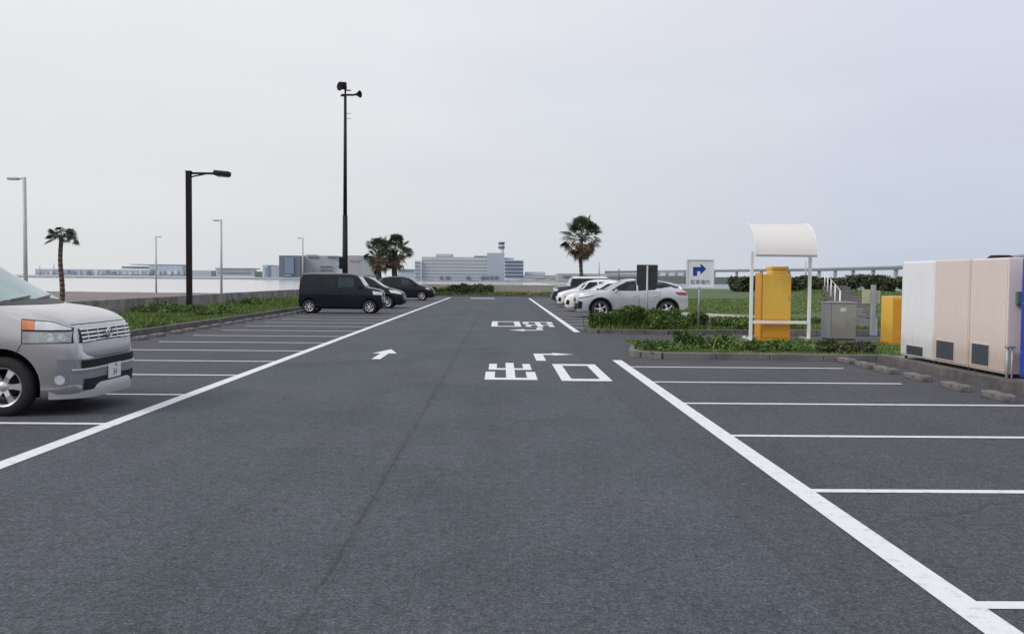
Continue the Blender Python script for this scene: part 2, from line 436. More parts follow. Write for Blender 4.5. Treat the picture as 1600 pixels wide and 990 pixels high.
# lawn rising gently towards the bank
def lawn_z(x, y):
    return -.02 + .15 * sm(11, 30, x) * sm(40, 85, y) + .85 * sm(12.5, 17.5, x - .17 * (y - 38)) * (1 - sm(20.5, 27, x - .17 * (y - 38))) * sm(40, 58, y) * (1 - sm(62, 90, y)) + .03 * noise.noise(Vector((x * .4, y * .4, 1)))
grid_sheet('lawn', 7.25, 120, 30, 150, 90, 90, lawn_z, 'lawn')
sheet('footpath', [tuple(G(px_, py_, .06))[:2] for px_, py_ in ((1040, 497), (1190, 503), (1300, 511), (1420, 520), (1420, 511), (1300, 503), (1190, 494), (1040, 486))], .06, 'path')
grid_sheet('verge', -13.9, -9.12, -12, 80, 10, 120,
           lambda x, y: .07 + .10 * noise.noise(Vector((x * .5, y * .35, 7))), 'soil')
sheet('end_verge', [(-9.2, 78), (7.0, 78), (7.0, 86), (-9.2, 86)], .02, 'soil')
# far land across the water
def far_land(name, x0, x1, y0, y1, z, mat='land'):
    return structure(MB().box2((x0, y0, -3), (x1, y1, z)).build(name, mat))
far_land('far_shore', -900, 900, 860, 1600, -.35)
far_land('far_shore', -4000, -200, 2100, 2600, -.9)
far_land('near_shore', 30, 700, 150, 860, -.9)

# ------------------------------------------------------------------ painted markings
def strip(mb, x0, y0, x1, y1, z=.004):
    mb.poly([(x0, y0, z), (x1, y0, z), (x1, y1, z), (x0, y1, z)])
def flat_build(mb, name, mat='paint'):
    o = mb.build(name, mat, normals=False)
    bm = bmesh.new(); bm.from_mesh(o.data)
    for f in bm.faces:
        if f.normal.z < 0: f.normal_flip()
    bm.to_mesh(o.data); bm.free(); return o
XL0, XL1 = -4.00, -3.84
XR0, XR1 = 2.08, 2.25
for nm, x0, x1, y0, y1 in (('lane_line_marking', XL0, XL1, -8, 72), ('lane_line_marking', XR0, XR1, -8, 17.2), ('lane_line_marking', XR0, XR1, 26.2, 71)):
    mb = MB(); strip(mb, x0, y0, x1, y1); structure(flat_build(mb, nm))
leftY = [9.36 + 2.35 * k for k in range(-3, 27)]
rightY = [15.9 - 2.333 * k for k in range(0, 9)]
for y in leftY:
    mb = MB(); strip(mb, -7.75, y - .05, XL0 - .0, y + .05); structure(flat_build(mb, 'bay_line_marking'))
for i_, y in enumerate(rightY):
    mb = MB(); strip(mb, XR1, y - .05, 5.92 if i_ < 2 else 6.9, y + .05); structure(flat_build(mb, 'bay_line_marking'))
for k in range(19):
    y = 28.6 + 2.35 * k
    mb = MB(); strip(mb, XR1, y - .05, 6.0, y + .05); structure(flat_build(mb, 'bay_line_marking'))

def glyph_de(mb, cx, cy, wd, ln, s=1):     # exit character, s=-1 turned to face oncoming cars
    def rct(u0, v0, u1, v1):
        a = (cx + s * (u0 - .5) * wd, cy + s * (v0 - .5) * ln); b = (cx + s * (u1 - .5) * wd, cy + s * (v1 - .5) * ln)
        strip(mb, min(a[0], b[0]), min(a[1], b[1]), max(a[0], b[0]), max(a[1], b[1]))
    rct(.41, .10, .59, 1.0)
    rct(0, 0, 1, .10); rct(0, .10, .19, .43); rct(.81, .10, 1, .43)
    rct(.05, .55, .41, .64); rct(.59, .55, .95, .64)
    rct(.05, .64, .22, .93); rct(.78, .64, .95, .93)
def glyph_kou(mb, cx, cy, wd, ln, s=1):
    x0, x1, y0, y1 = cx - wd / 2, cx + wd / 2, cy - ln / 2, cy + ln / 2
    tx, ty = .17 * wd / .8, .11 * ln
    strip(mb, x0, y0, x1, y0 + ty); strip(mb, x0, y1 - ty, x1, y1)
    strip(mb, x0, y0 + ty, x0 + tx, y1 - ty); strip(mb, x1 - tx, y0 + ty, x1, y1 - ty)
a = G(757, 593); b = G(840, 593); t_ = G(800, 567)
mb = MB(); glyph_de(mb, (a.x + b.x) / 2, (a.y + t_.y) / 2, b.x - a.x, t_.y - a.y)
a2 = G(878, 595); b2 = G(957, 595); t2 = G(900, 569)
glyph_kou(mb, (a2.x + b2.x) / 2, (a2.y + t2.y) / 2 , b2.x - a2.x, t2.y - a2.y)
tag(flat_build(mb, 'road_lettering_marking'), 'two large white painted exit characters on the near lane', 'road marking')
a = G(838, 563.5); t_ = G(845, 552.5)
mb = MB(); x = a.x; y0 = a.y; y1 = t_.y
strip(mb, x, y0, x + .18, y1 - .30); strip(mb, x, y1 - .30, x + .38, y1)
mb.poly([(x + .38, y1 - .42, .004), (x + .80, y1 - .12, .004), (x + .38, y1 + .20, .004)])
tag(flat_build(mb, 'turn_arrow_marking'), 'white painted right turn arrow just past the near exit characters', 'road marking')
a = G(770, 510); b = G(812, 510); t_ = G(790, 502)
mb = MB(); glyph_kou(mb, (a.x + b.x) / 2, (a.y + t_.y) / 2, .95, (t_.y - a.y), -1)
a = G(822, 511); b = G(868, 511); t_ = G(845, 503)
glyph_de(mb, (a.x + b.x) / 2, (a.y + t_.y) / 2, 1.0, (t_.y - a.y), -1)
tag(flat_build(mb, 'road_lettering_marking', 'paint_worn'), 'worn white exit characters turned to face oncoming cars, farther down the lane', 'road marking')
a = G(818, 513.5); b = G(852, 516.5)
mb = MB(); strip(mb, b.x - .22, b.y + .1, b.x - .04, a.y + .6); strip(mb, b.x - .6, b.y, b.x - .04, b.y + .32)
mb.poly([(b.x - .6, b.y - .35, .004), (b.x - .6, b.y + .7, .004), (b.x - 1.05, b.y + .16, .004)])
tag(flat_build(mb, 'turn_arrow_marking', 'paint_worn'), 'worn white turn arrow in front of the far upturned exit characters', 'road marking')
a = G(590, 561); t_ = G(606, 547.2)
mb = MB(); ax = (a.x + t_.x) / 2
strip(mb, ax - .08, a.y, ax + .08, a.y + 1.3)
mb.poly([(ax - .24, a.y + 1.3, .004), (ax + .24, a.y + 1.3, .004), (ax, t_.y + .3, .004)])
tag(flat_build(mb, 'straight_arrow_marking'), 'small white straight arrow painted on the left side of the lane', 'road marking')
a = G(735, 466); b = G(773, 466)
mb = MB(); strip(mb, a.x, a.y - .5, b.x, a.y + 1.2); structure(flat_build(mb, 'end_line_marking', 'paint_worn'))

# ------------------------------------------------------------------ kerbs, wheel stops, walls
def kerb_run(name, pts, wd, h, mat, z0=-.05, seg=.6, gap=.012):
    """kerb laid as stones along a polyline, merged into one mesh"""
    mb = MB()
    for (p, q) in zip(pts[:-1], pts[1:]):
        p = Vector(p); q = Vector(q); d = q - p; L = d.length; n = max(1, round(L / seg)); ang = math.atan2(d.y, d.x)
        for i in range(n):
            c = p + d * ((i + .5) / n)
            mb.box((c.x, c.y, (h + z0) / 2 + random.uniform(-.004, .004)), (L / n - gap, wd, h - z0), .012, rz=ang + random.uniform(-.006, .006))
    return structure(mb.build(name, mat))
kerb_run('left_kerb', [(-9.06, -10), (-9.06, 78)], .16, .15, 'kerb_dark')
kerb_run('right_kerb', [(7.15, -10), (7.15, 17.3)], .16, .14, 'kerb_dark', gap=.004)
kerb_run('island_kerb', [(2.62, 18.3), (2.75, 17.85), (3.1, 17.62), (7.1, 17.42)], .15, .12, 'kerb', gap=.006, seg=.9)
kerb_run('island_kerb', [(2.62, 18.5), (3.0, 20.6), (3.6, 21.1), (7.2, 21.6), (12, 22.2)], .13, .11, 'kerb')
kerb_run('far_island_kerb', [(7.2, 26.1), (4.6, 25.4), (2.75, 25.75), (2.45, 26.3), (2.6, 27.0), (3.4, 27.3), (7.2, 28.2)], .15, .12, 'kerb_dark')
kerb_run('roadside_kerb', [(7.2, 26.1), (30, 29.5)], .15, .12, 'kerb')
kerb_run('end_kerb', [(-9.0, 78), (7.1, 78)], .15, .14, 'kerb_dark')
kerb_run('bay_end_kerb', [(7.15, 28.2), (7.15, 78)], .15, .13, 'kerb')
sheet('island_soil', [(2.7, 18.3), (3.1, 17.7), (7.1, 17.5), (11.5, 17.4), (12, 22.1), (7.1, 21.5), (3.6, 21.0), (3.0, 20.5)], .10, 'soil')
sheet('far_island_soil', [(2.55, 26.3), (2.8, 25.85), (4.6, 25.5), (7.2, 26.2), (30, 29.6), (30, 33.4), (7.2, 33.4), (7.2, 28.1), (3.4, 27.2)], .10, 'soil')
sheet('concrete_base_ground', [(7.22, -10), (11, -10), (11, 17.5), (7.22, 17.4)], .11, 'slab')
def stop_mesh():
    mb = MB(); mb.box((0, 0, .04), (.16, .62, .09), .02)
    b = mb.bm
    bmesh.ops.subdivide_edges(b, edges=[e for e in b.edges if e.calc_length() > .2], cuts=6)
    for v in b.verts:
        if v.co.z > .09: v.co.x *= .72
        n_ = noise.noise_vector(v.co * 16) * .012; v.co += n_
    return mb
st0 = stop_mesh().build('wheel_stop', 'stopc')
first = True
def put_stop(x, y, label, group):
    global first
    o = st0 if first else st0.copy()
    if not first: COL.objects.link(o)
    first = False
    o.location = (x + random.uniform(-.03, .03), y + random.uniform(-.03, .03), 0); o.rotation_euler = (0, 0, random.uniform(-.04, .04))
    tag(o, label, 'wheel stop', group)
for k in range(12, -4, -1):
    for s in (-.55, .55):
        if k >= -1: put_stop(-8.42, 10.535 + 2.35 * k + s, 'weathered concrete wheel stop at the foot of the left kerb', 'wheel stops along the left kerb')
for k in range(0, 4):
    for s in (-.55, .55):
        put_stop(6.42, 14.73 - 2.333 * k + s + (0), 'weathered concrete wheel stop in the empty bays at right', 'wheel stops at right by the vending machines')
for s in (.55, 1.45):
    put_stop(6.42, 15.9 + s - .3, 'weathered concrete wheel stop in the empty bays at right', 'wheel stops at right by the vending machines')
for y in (36.9, 43.5, 50.5, 55.5):
    for s in (-.5, .5):
        put_stop(6.35, y + s, 'concrete wheel stop under the parked white and silver cars', 'wheel stops under the right row of cars')

# low sea wall left, stones with lichen
mb = MB(); y = -10
while y < 84:
    L = 3.0
    mb.box((-14.0, y + L / 2, .26 + random.uniform(-.01, .01)), (.35, L - .02, .76), .03); y += L
tag(mb.build('sea_wall', 'wall'), 'long low grey concrete sea wall behind the left grass verge', 'wall')
mb = MB(); x = -9.5
while x < 7.5:
    mb.box((x + 1.2, 84.0, .40), (2.38, .4, 1.1), .03); x += 2.4
tag(mb.build('end_wall', 'wall2'), 'low pale beige wall closing the far end of the lot', 'wall')

# ------------------------------------------------------------------ vegetation
def blades(name, pts, hh, wd, mat, lean=.5, parent=None, seg=2):
    """pts: Nx3 roots. narrow bent blades."""
    n = len(pts); pts = np.asarray(pts, float)
    h = hh * rng.uniform(.45, 1.15, n) if np.isscalar(hh) else np.asarray(hh) * rng.uniform(.5, 1.15, n)
    th = rng.uniform(0, 2 * np.pi, n); ph = rng.uniform(0, 2 * np.pi, n)
    ln = lean * rng.uniform(.1, 1., n) * h
    wx = np.cos(th) * wd * rng.uniform(.6, 1.3, n) / 2; wy = np.sin(th) * wd / 2
    lx = np.cos(ph) * ln; ly = np.sin(ph) * ln
    V = np.zeros((n, 5, 3))
    V[:, 0] = pts + np.c_[-wx, -wy, np.zeros(n)]; V[:, 1] = pts + np.c_[wx, wy, np.zeros(n)]
    V[:, 2] = pts + np.c_[wx * .8 + lx * .35, wy * .8 + ly * .35, h * .6]; V[:, 3] = pts + np.c_[-wx * .8 + lx * .35, -wy * .8 + ly * .35, h * .6]
    V[:, 4] = pts + np.c_[lx, ly, h]
    idx = np.arange(n)[:, None] * 5
    me = bpy.data.meshes.new(name)
    me.vertices.add(n * 5); me.vertices.foreach_set('co', V.reshape(-1))
    q = (idx + np.array([[0, 1, 2, 3]])); t = (idx + np.array([[3, 2, 4]]))
    loops = np.concatenate([q, t], 1).reshape(-1)
    me.loops.add(len(loops)); me.loops.foreach_set('vertex_index', loops.astype(np.int32))
    st = (np.arange(n)[:, None] * 7 + np.array([[0, 4]])).reshape(-1)
    me.polygons.add(n * 2); me.polygons.foreach_set('loop_start', st.astype(np.int32))
    me.update(calc_edges=True); me.validate()
    return meshobj(name, me, mat, parent)
def leaves(name, centres, size, mat, parent=None):
    n = len(centres); c = np.asarray(centres, float)
    a = rng.normal(size=(n, 3)); a /= np.linalg.norm(a, axis=1)[:, None]
    b_ = rng.normal(size=(n, 3)); b_ -= (a * b_).sum(1)[:, None] * a; b_ /= np.linalg.norm(b_, axis=1)[:, None]
    s = size * rng.uniform(.6, 1.4, n)[:, None]
    V = np.stack([c - a * s, c + b_ * s * .45, c + a * s, c - b_ * s * .45], 1)
    me = bpy.data.meshes.new(name); me.vertices.add(n * 4); me.vertices.foreach_set('co', V.reshape(-1))
    me.loops.add(n * 4); me.loops.foreach_set('vertex_index', np.arange(n * 4, dtype=np.int32))
    me.polygons.add(n); me.polygons.foreach_set('loop_start', (np.arange(n) * 4).astype(np.int32))
    me.update(calc_edges=True); me.validate()
    return meshobj(name, me, mat, parent)
def scatter(x0, x1, y0, y1, n, z, fn=None, thr=.0, sc=.5):
    out_ = []
    while len(out_) < n:
        x = random.uniform(x0, x1); y = random.uniform(y0, y1)
        k = noise.noise(Vector((x * sc, y * sc, 11)))
        if k + random.uniform(-.15, .15) < thr: continue
        if fn and not fn(x, y): continue
        out_.append((x, y, z(x, y) if callable(z) else z))
    return out_
vz = lambda x, y: .05 + .10 * noise.noise(Vector((x * .5, y * .35, 7)))
# left verge
p = scatter(-13.2, -9.15, 12, 78, 52000, vz, thr=-.28, fn=lambda x, y: random.random() < 1.25 - .22 * (-9.1 - x) and random.random() < 26 / (y + 2))
hh = [(.12 + .30 * max(0, noise.noise(Vector((x * .45, y * .3, 2)))) + .08 * (x < -10.5)) for x, y, z in p]
tag(blades('grass', p, hh, .022, 'grassm', .8), 'rough green grass growing on the left verge beside the kerb', 'grass', kind='stuff')
# near island and soil around machines
p = scatter(2.85, 12, 17.6, 21.3, 26000, .09, thr=-.25)
hh = [.05 + .12 * max(0, noise.noise(Vector((x * .8, y * .8, 2)))) for x, y, z in p]
tag(blades('grass', p, hh, .016, 'grassm', .9), 'short grass on the near island in front of the yellow machine', 'grass', kind='stuff')
p = scatter(2.7, 26, 26, 33.0, 34000, .09, thr=-.3, fn=lambda x, y: y > 25.9 + .16 * max(0, x - 4) and (x > 7.3 or y < 27.1))
tag(blades('grass', p, .15, .022, 'grassm', .8), 'rough grass beyond the exit road at right', 'grass', kind='stuff')
p = scatter(7.5, 50, 42.5, 75, 60000, lawn_z, thr=-.5, fn=lambda x, y: random.random() < 38 / y)
tag(blades('grass', p, .07, .05, 'grassm', .8), 'green lawn blades behind the footpath', 'grass', kind='stuff')
p = scatter(-9, 7, 78.3, 83.5, 9000, .02, thr=-.1)
tag(blades('grass', p, .35, .05, 'grassm', .8), 'olive grass tufts along the far end verge', 'grass', kind='stuff')

def shrub(c, rx, ry, h, n, label, mat='weed', size=.045, group=None, blade=.45, z0=.08):
    root = empty('shrub', (c[0], c[1], z0), 0, label, 'shrub', group)
    pts = []; roots = []
    lobes = [(random.uniform(-.85, .85) * rx, random.uniform(-.8, .8) * ry, random.uniform(.55, 1.) * h, random.uniform(.25, .42)) for _ in range(max(6, int(rx * 9)))]
    for i in range(n):
        lx, ly, lh, lr_ = random.choice(lobes)
        a = random.uniform(0, 6.28); rr = math.sqrt(random.random()) * lr_ * min(1.6, max(.7, ry * 1.3))
        u = random.random() ** .6
        zz = u * lh * (1 - .55 * (rr / (lr_ * 1.6)) ** 2) + random.uniform(-.03, .06)
        yy_ = abs(ly + rr * math.sin(a)) / (ry * 1.35); zz *= max(.12, 1 - .75 * yy_ ** 2)
        pts.append((lx + rr * math.cos(a), ly + rr * math.sin(a), max(.01, zz)))
    leaves('foliage', pts, size, mat, root)
    for i in range(int(n * .06)):
        lx, ly, lh, lr_ = random.choice(lobes)
        roots.append((lx + random.gauss(0, lr_ * .5), (ly + random.gauss(0, lr_ * .5)) * .6, 0))
    hh_ = [h * random.uniform(.4, 1.0) for _ in roots]
    blades('tall_grass', roots, hh_, .02, 'grassm', blade, root)['kind'] = 'stuff'
    return root
# far island (hides the wheels of the silver crossover)
specs = [((3.25, 26.5), .6, .5, .64, 8200, 'dense green weed bush at the left tip of the far island'),
         ((4.2, 26.6), .75, .5, .68, 8500, 'tall rounded weed bush below the dark back-facing sign'),
         ((5.25, 26.7), .75, .5, .62, 7800, 'rounded weed bush between the dark sign and the arrow sign post'),
         ((6.3, 26.9), .8, .5, .42, 5200, 'darker weed bush on the far island right of the blue arrow sign post'),
         ((7.8, 27.4), 1.0, .55, .36, 4200, 'low dark weed bush beyond the exit road left of the white shelter'),
         ((10.4, 28.6), 1.2, .6, .32, 3600, 'low dark bush beyond the exit road behind the yellow machine')]
for c, rx, ry, h, n, lb in specs: shrub(c, rx, ry, h, n, lb, size=.042, blade=.8)
for c, rx, ry, h, n, lb, mt in [((3.35, 18.6), .55, .4, .20, 1800, 'small dark weed clump at the left tip of the near island', 'weed'),
        ((4.15, 18.95), .7, .45, .40, 2600, 'leafy pale green weed clump on the near island left of the white shelter', 'weed'),
        ((5.5, 18.6), .6, .4, .28, 1700, 'low weed clump on the near island beside the front kerb', 'weed'),
        ((6.75, 18.2), .5, .35, .26, 2400, 'dark leafy weed clump on the near island between grey cabinet and vending machines', 'darkleaf')]:
    shrub(c, rx, ry, h, n, lb, mt, .035)
shrub((-4.6, 80.6), 1.6, .9, .75, 3000, 'bushy olive green shrub at the far left end of the lane', 'weed', .12)
shrub((-2.4, 80.4), 2.0, .9, 1.15, 5000, 'dark green shrub at the far end of the lane centre', 'darkleaf', .13)
for i, (px, Y, h) in enumerate(((250, 33.5, .4), (268, 34.5, .55), (330, 33, .42), (385, 42, .5), (420, 46, .4))):
    g = P(px, 480, Y)
    shrub((max(-13.2, g.x), Y), .9, .6, h, 1800, ['low weed clump on the left verge nearest the minivan', 'tall weed clump on the left verge just left of the black lamp post', 'weed clump on the left verge just right of the black lamp post', 'weed mound on the left verge between lamp post and black van', 'small weed mound on the left verge nearest the black van'][i], 'weed', .05)

# hedge / scrub belt beyond the lawn
def tree(name, x, Y, z0, wd, h, label, cat='tree', group=None, n=2600, size=.28, mat='darkleaf'):
    root = empty(name, (x, Y, z0), 0, label, cat, group)
    mb = MB(); mb.tube((0, 0, -.2), (0, 0, h * .55), .09 * h / 3, .04 * h / 3, 7)
    for k in range(5):
        a = k * 1.3; mb.tube((0, 0, h * .25), (wd * .3 * math.cos(a), wd * .3 * math.sin(a), h * .7), .05, .02, 5)
    mb.build('trunk', 'stem', root)
    lobes = [(random.uniform(-.4, .4) * wd, random.uniform(-.4, .4) * wd, random.uniform(.35, .85) * h, random.uniform(.14, .24) * wd) for _ in range(12)]
    pts = []
    for i in range(n):
        lx, ly, lz, r_ = random.choice(lobes)
        v = Vector((random.gauss(0, 1), random.gauss(0, 1), random.gauss(0, .8))).normalized() * r_ * random.uniform(.5, 1.08)
        pts.append((lx + v.x, ly + v.y, min(h, max(.1, lz + v.z))))
    leaves('crown', pts, size, mat, root)
    return root
kinds = ['dense dark evergreen bush', 'broad olive bush', 'brownish bare-looking bush', 'rounded dark bush']
x = 29.5; i = 0
while x < 62:
    wd = random.uniform(3.2, 4.6)
    pxx = 783 + x * F / 112
    tree('hedge_bush', x, 112 + random.uniform(-2, 2), lawn_z(x, 112) - .1, wd, random.uniform(1.7, 2.25), 'dark evergreen bush in the row along the back of the lawn', 'bush', 'bushes along the back of the lawn', 1500, .26)
    x += wd * .62; i += 1

# ------------------------------------------------------------------ palms
def fan_palm(px, py_top, Y, crown_px, label, n=46, skirt=26, droop=.0, flat=False, trunk_r=.17, z0=0):
    random.seed(px)
    top = P(px, py_top, Y); cw = crown_px / 2 * Y / F
    leafR = cw * .46
    stem_l = cw * .72
    cz = top.z - (cw * 1.08 if not flat else cw * .62)
    root = empty('palm_tree', (top.x, Y, z0), 0, label, 'palm tree')
    mb = MB()
    hgt = cz - z0; prev = Vector((0, 0, -.3)); N = 14
    for k in range(1, N + 1):
        q = Vector((.05 * math.sin(k * .5), 0, hgt * k / N))
        r_ = trunk_r * (1.25 if k == 1 else 1) * (1.05 - .25 * k / N); mb.tube(prev, q, r_ * 1.04, r_ * .94, 10); prev = q
    mb.build('trunk', 'trunk', root)
    def fan(vs, fs, base, d, side, R_, nb, spread, dr):
        """fan of narrow blades around direction d"""
        up = d.cross(side).normalized()
        hub = len(vs)
        for j in range(nb):
            a = -spread + 2 * spread * j / (nb - 1)
            dd = (d * math.cos(a) + side * math.sin(a)).normalized()
            w_ = R_ * .06
            perp = (side * math.cos(a) - d * math.sin(a)).normalized()
            m_ = base + dd * R_ * .6; e = base + dd * R_ * random.uniform(.85, 1.08) + Vector((0, 0, -R_ * dr * random.uniform(.2, .7)))
            i0 = len(vs)
            vs += [base, m_ + perp * w_ + up * .01, e, m_ - perp * w_]
            fs.append((i0, i0 + 1, i0 + 2, i0 + 3))
    vs = []; fs = []; pv = MB()
    C0 = Vector((.05 * math.sin(7), 0, hgt))
    for i in range(n):
        az_ = i * 2.39996 + random.uniform(-.35, .35)
        t = (i + .5) / n
        el = R(80) - R(100) * t + random.uniform(-.2, .2)
        if flat: el = R(38) * (1 - t) - R(16) * t + random.uniform(-.1, .1)
        d = Vector((math.cos(az_) * math.cos(el), math.sin(az_) * math.cos(el), math.sin(el)))
        L = stem_l * (random.uniform(.35, .7) if i % 4 == 0 else random.uniform(.8, 1.1))
        b0 = C0 + d * .1; b1 = b0 + d * L + Vector((0, 0, -.10 * L * (1 - math.sin(el))))
        pv.tube(b0, b1, .018, .012, 4)
        side = d.cross(Vector((0, 0, 1)))
        side = side.normalized() if side.length > .05 else Vector((1, 0, 0))
        rot_ = Matrix.Rotation(random.uniform(-.9, .9), 3, d)
        side = rot_ @ side
        dd = (d + Vector((0, 0, -.15))).normalized()
        fan(vs, fs, b1, dd, side, leafR * random.uniform(.85, 1.2), 19, R(112), .45)
    pv.build('frond_stalks', 'frond', root)
    raw('crown', vs, fs, 'frond', root)
    vs = []; fs = []
    for i in range(skirt):
        az_ = i * 2.39996 + random.uniform(-.3, .3); t = i / max(1, skirt)
        el = -R(22) - R(58) * t + random.uniform(-.14, .14)
        d = Vector((math.cos(az_) * math.cos(el), math.sin(az_) * math.cos(el), math.sin(el)))
        b1 = C0 + d * stem_l * (.80 + .55 * t) * random.uniform(.8, 1.15)
        side = Matrix.Rotation(random.uniform(-.6, .6), 3, d) @ d.cross(Vector((0, 0, 1))).normalized()
        fan(vs, fs, b1, (d + Vector((0, 0, -.5))).normalized(), side, leafR * .85, 13, R(75), .5)
    if skirt > 10: raw('dead_frond_skirt', vs, fs, 'deadfrond', root)
    return root
fan_palm(909, 336, 75, 62, 'tall fan palm with brown dead skirt behind the right row of cars', n=32, skirt=34, trunk_r=.16)
fan_palm(592, 369, 76, 50, 'left palm of the short clump behind the black vans', n=34, skirt=24, trunk_r=.26)
fan_palm(617, 364, 77, 50, 'right and taller palm of the short clump behind the black vans', n=34, skirt=26, trunk_r=.26)
fan_palm(95, 356, 52, 42, 'thin palm with flat windblown crown behind the minivan', n=34, skirt=4, flat=True, trunk_r=.14, z0=-.25)

# ------------------------------------------------------------------ lamp posts and mast
g = G(296, 492)
lamp = empty('street_lamp', (g.x, g.y, .05), 0, 'black single-arm lamp post standing in the left grass verge', 'street lamp')
ht = P(298, 267, g.y).z - .05
mb = MB(); mb.box2((-.095, -.095, -.1), (.095, .095, ht), .015).build('pole', 'black', lamp)
mb = MB(); mb.box2((-.11, -.11, ht - .04), (.11, .11, ht + .0), .01)
mb.poly([(.1, -.03, ht - .25), (.1, .03, ht - .25), (.55, .03, ht - .13), (.55, -.03, ht - .13)])
mb.box2((.09, -.04, ht - .13), (1.0, .04, ht - .05), .01)
mb.box((.36, 0, ht - .17), (.55, .05, .05), .01, ry=R(-11)).build('arm', 'black', lamp)
mb = MB(); mb.box((1.27, 0, ht - .09), (.64, .32, .20), .07, ry=R(5)); lh = mb.build('lamp_head', 'darkpole', lamp)
mb = MB(); mb.box((1.30, 0, ht - .205), (.44, .2, .03), .01, ry=R(4)).build('lens', 'galv', lh)

def thin_lamp(px, pytop, Y, side, arm_px, label, mat='pgrey'):
    t = P(px, pytop, Y); z0 = -.3
    root = empty('promenade_lamp', (t.x, Y, z0), 0, label, 'street lamp', 'pale lamp posts along the promenade'); h = t.z - z0
    r_ = .085
    mb = MB(); mb.tube((0, 0, -.2), (0, 0, h), r_, r_ * .8, 10).build('pole', mat, root)
    mb = MB(); L = arm_px * Y / F
    mb.box((side * L * .25, 0, h - .05), (L * .5, .06, .06), .01).build('arm', mat, root)
    mb = MB(); mb.box((side * L * .68, 0, h - .06), (L * .66, .22, .10), .03).build('lamp_head', 'pgrey', root)
thin_lamp(38, 277, 37, -1, 25, 'tallest pale lamp post at far left, arm pointing left')
thin_lamp(345.5, 343, 64, -1, 12, 'pale lamp post right of the black lamp post, arm pointing left')
thin_lamp(243.5, 369, 92, 1, 8, 'pale lamp post left of the black lamp post, arm pointing right')
thin_lamp(473, 371, 92, -1, 8, 'pale lamp post rising just above the black van roof')

Y = 58
t = P(539.5, 150, Y); b0 = P(538, 428, Y)
mast = empty('camera_mast', (t.x, Y, 0), 0, 'very tall thin black mast with loudspeakers behind the black van', 'mast')
h = t.z
mb = MB(); mb.tube((0, 0, -.2), (0, 0, h * .42), .19, .15, 12); mb.tube((0, 0, h * .42), (0, 0, h), .125, .085, 12).build('pole', 'darkpole', mast)
mb = MB(); mb.box((-.12, -.2, P(539, 411, Y).z), (.4, .3, .72), .03).build('control_box', 'black', mast)
def horn(name, c, d, s):
    mb = MB(); d = Vector(d).normalized(); c = Vector(c)
    q = d.to_track_quat('Z', 'Y').to_matrix().to_4x4()
    mb.lathe([(.06, -.25), (.09, -.05), (.14, .08), (.26, .24), (.27, .26), (.12, .12), (.01, .05)], 18, Matrix.Translation(c) @ q @ Matrix.Scale(s, 4))
    return mb.build(name, 'black', mast)
up = Y / F
mb = MB(); mb.box((.0, 0, h + .35), (.10, .10, .8)); mb.box((.55 * 14 * up * .5, 0, h + .06), (20 * up, .09, .11)); mb.box((-.12, 0, h + .0), (.35, .07, .07))
mb.box((5 * up * .8, 0, h + .34), (9 * up, .06, .07)).build('crossarm', 'darkpole', mast)
horn('loudspeaker', (-3.2 * up, 0, h + .55), (-.8, -1, 0), 1.05)
horn('loudspeaker', (18 * up, 0, h + .1), (1, -.5, 0), .85)
mb = MB(); mb.box((-.1, 0, h + .62), (.34, .34, .42), .04).build('camera_housing', 'black', mast)
for dz in (1.08, 1.38): MB().box((5 * up, 0, h - dz), (8 * up, .03, .035)).build('antenna', 'galv', mast)

# ------------------------------------------------------------------ signs
g = G(1091, 519.5); Y = g.y; up = Y / F
sg = empty('arrow_sign', (g.x, Y, .1), 0, 'square white sign with dark blue right-turn arrow on a thin post', 'sign')
zc = P(1094, 427, Y).z - .1; cx = P(1094, 427, Y).x - g.x
mb = MB(); mb.tube((0, .04, -.1), (cx, .04, zc + .3), .03, .03, 10).build('post', 'galv', sg)
pb = MB(); pb.box((cx, 0, zc), (43 * up, .03, 44 * up), .008); board = pb.build('board', 'signw', sg)
mb = MB(); hw = 21.5 * up; hz = 22 * up
for a_, b_ in (((-hw, -.035, -hz), (-hw + .03, .02, hz)), ((hw - .03, -.035, -hz), (hw, .02, hz)), ((-hw + .03, -.035, -hz), (hw - .03, .02, -hz + .03)), ((-hw + .03, -.035, hz - .03), (hw - .03, .02, hz))):
    mb.box2(Vector(a_) + Vector((cx, 0, zc)), Vector(b_) + Vector((cx, 0, zc)))
mb.build('frame', 'signw', sg)
def up2(px, py): return Vector((cx + (px - 1094.8) * up, -.019, zc + (427 - py) * up))
mb = MB()
mb.poly([up2(1083.3, 431), up2(1083.3, 417), up2(1095, 417), up2(1095, 411.5), up2(1104, 420), up2(1095, 428.5), up2(1095, 423.5), up2(1089.8, 423.5), up2(1089.8, 431)])
mb.build('arrow', 'signb', sg, normals=False)
def text(s, size, loc, rot, mat, parent, name='lettering', align='CENTER', ext=.001):
    cu = bpy.data.curves.new('txt', 'FONT'); cu.body = s; cu.size = size; cu.align_x = align; cu.align_y = 'CENTER'; cu.extrude = ext
    o = bpy.data.objects.new('txt', cu); COL.objects.link(o)
    dg = bpy.context.evaluated_depsgraph_get(); me = bpy.data.meshes.new_from_object(o.evaluated_get(dg))
    bpy.data.objects.remove(o)
    me.transform(Matrix.Translation(loc) @ rot.to_4x4()); me.materials.clear()
    return meshobj(name, me, mat, parent)
text('駐車場内', 7.6 * up, up2(1095, 441), Matrix.Rotation(R(90), 4, 'X'), 'signt', sg)

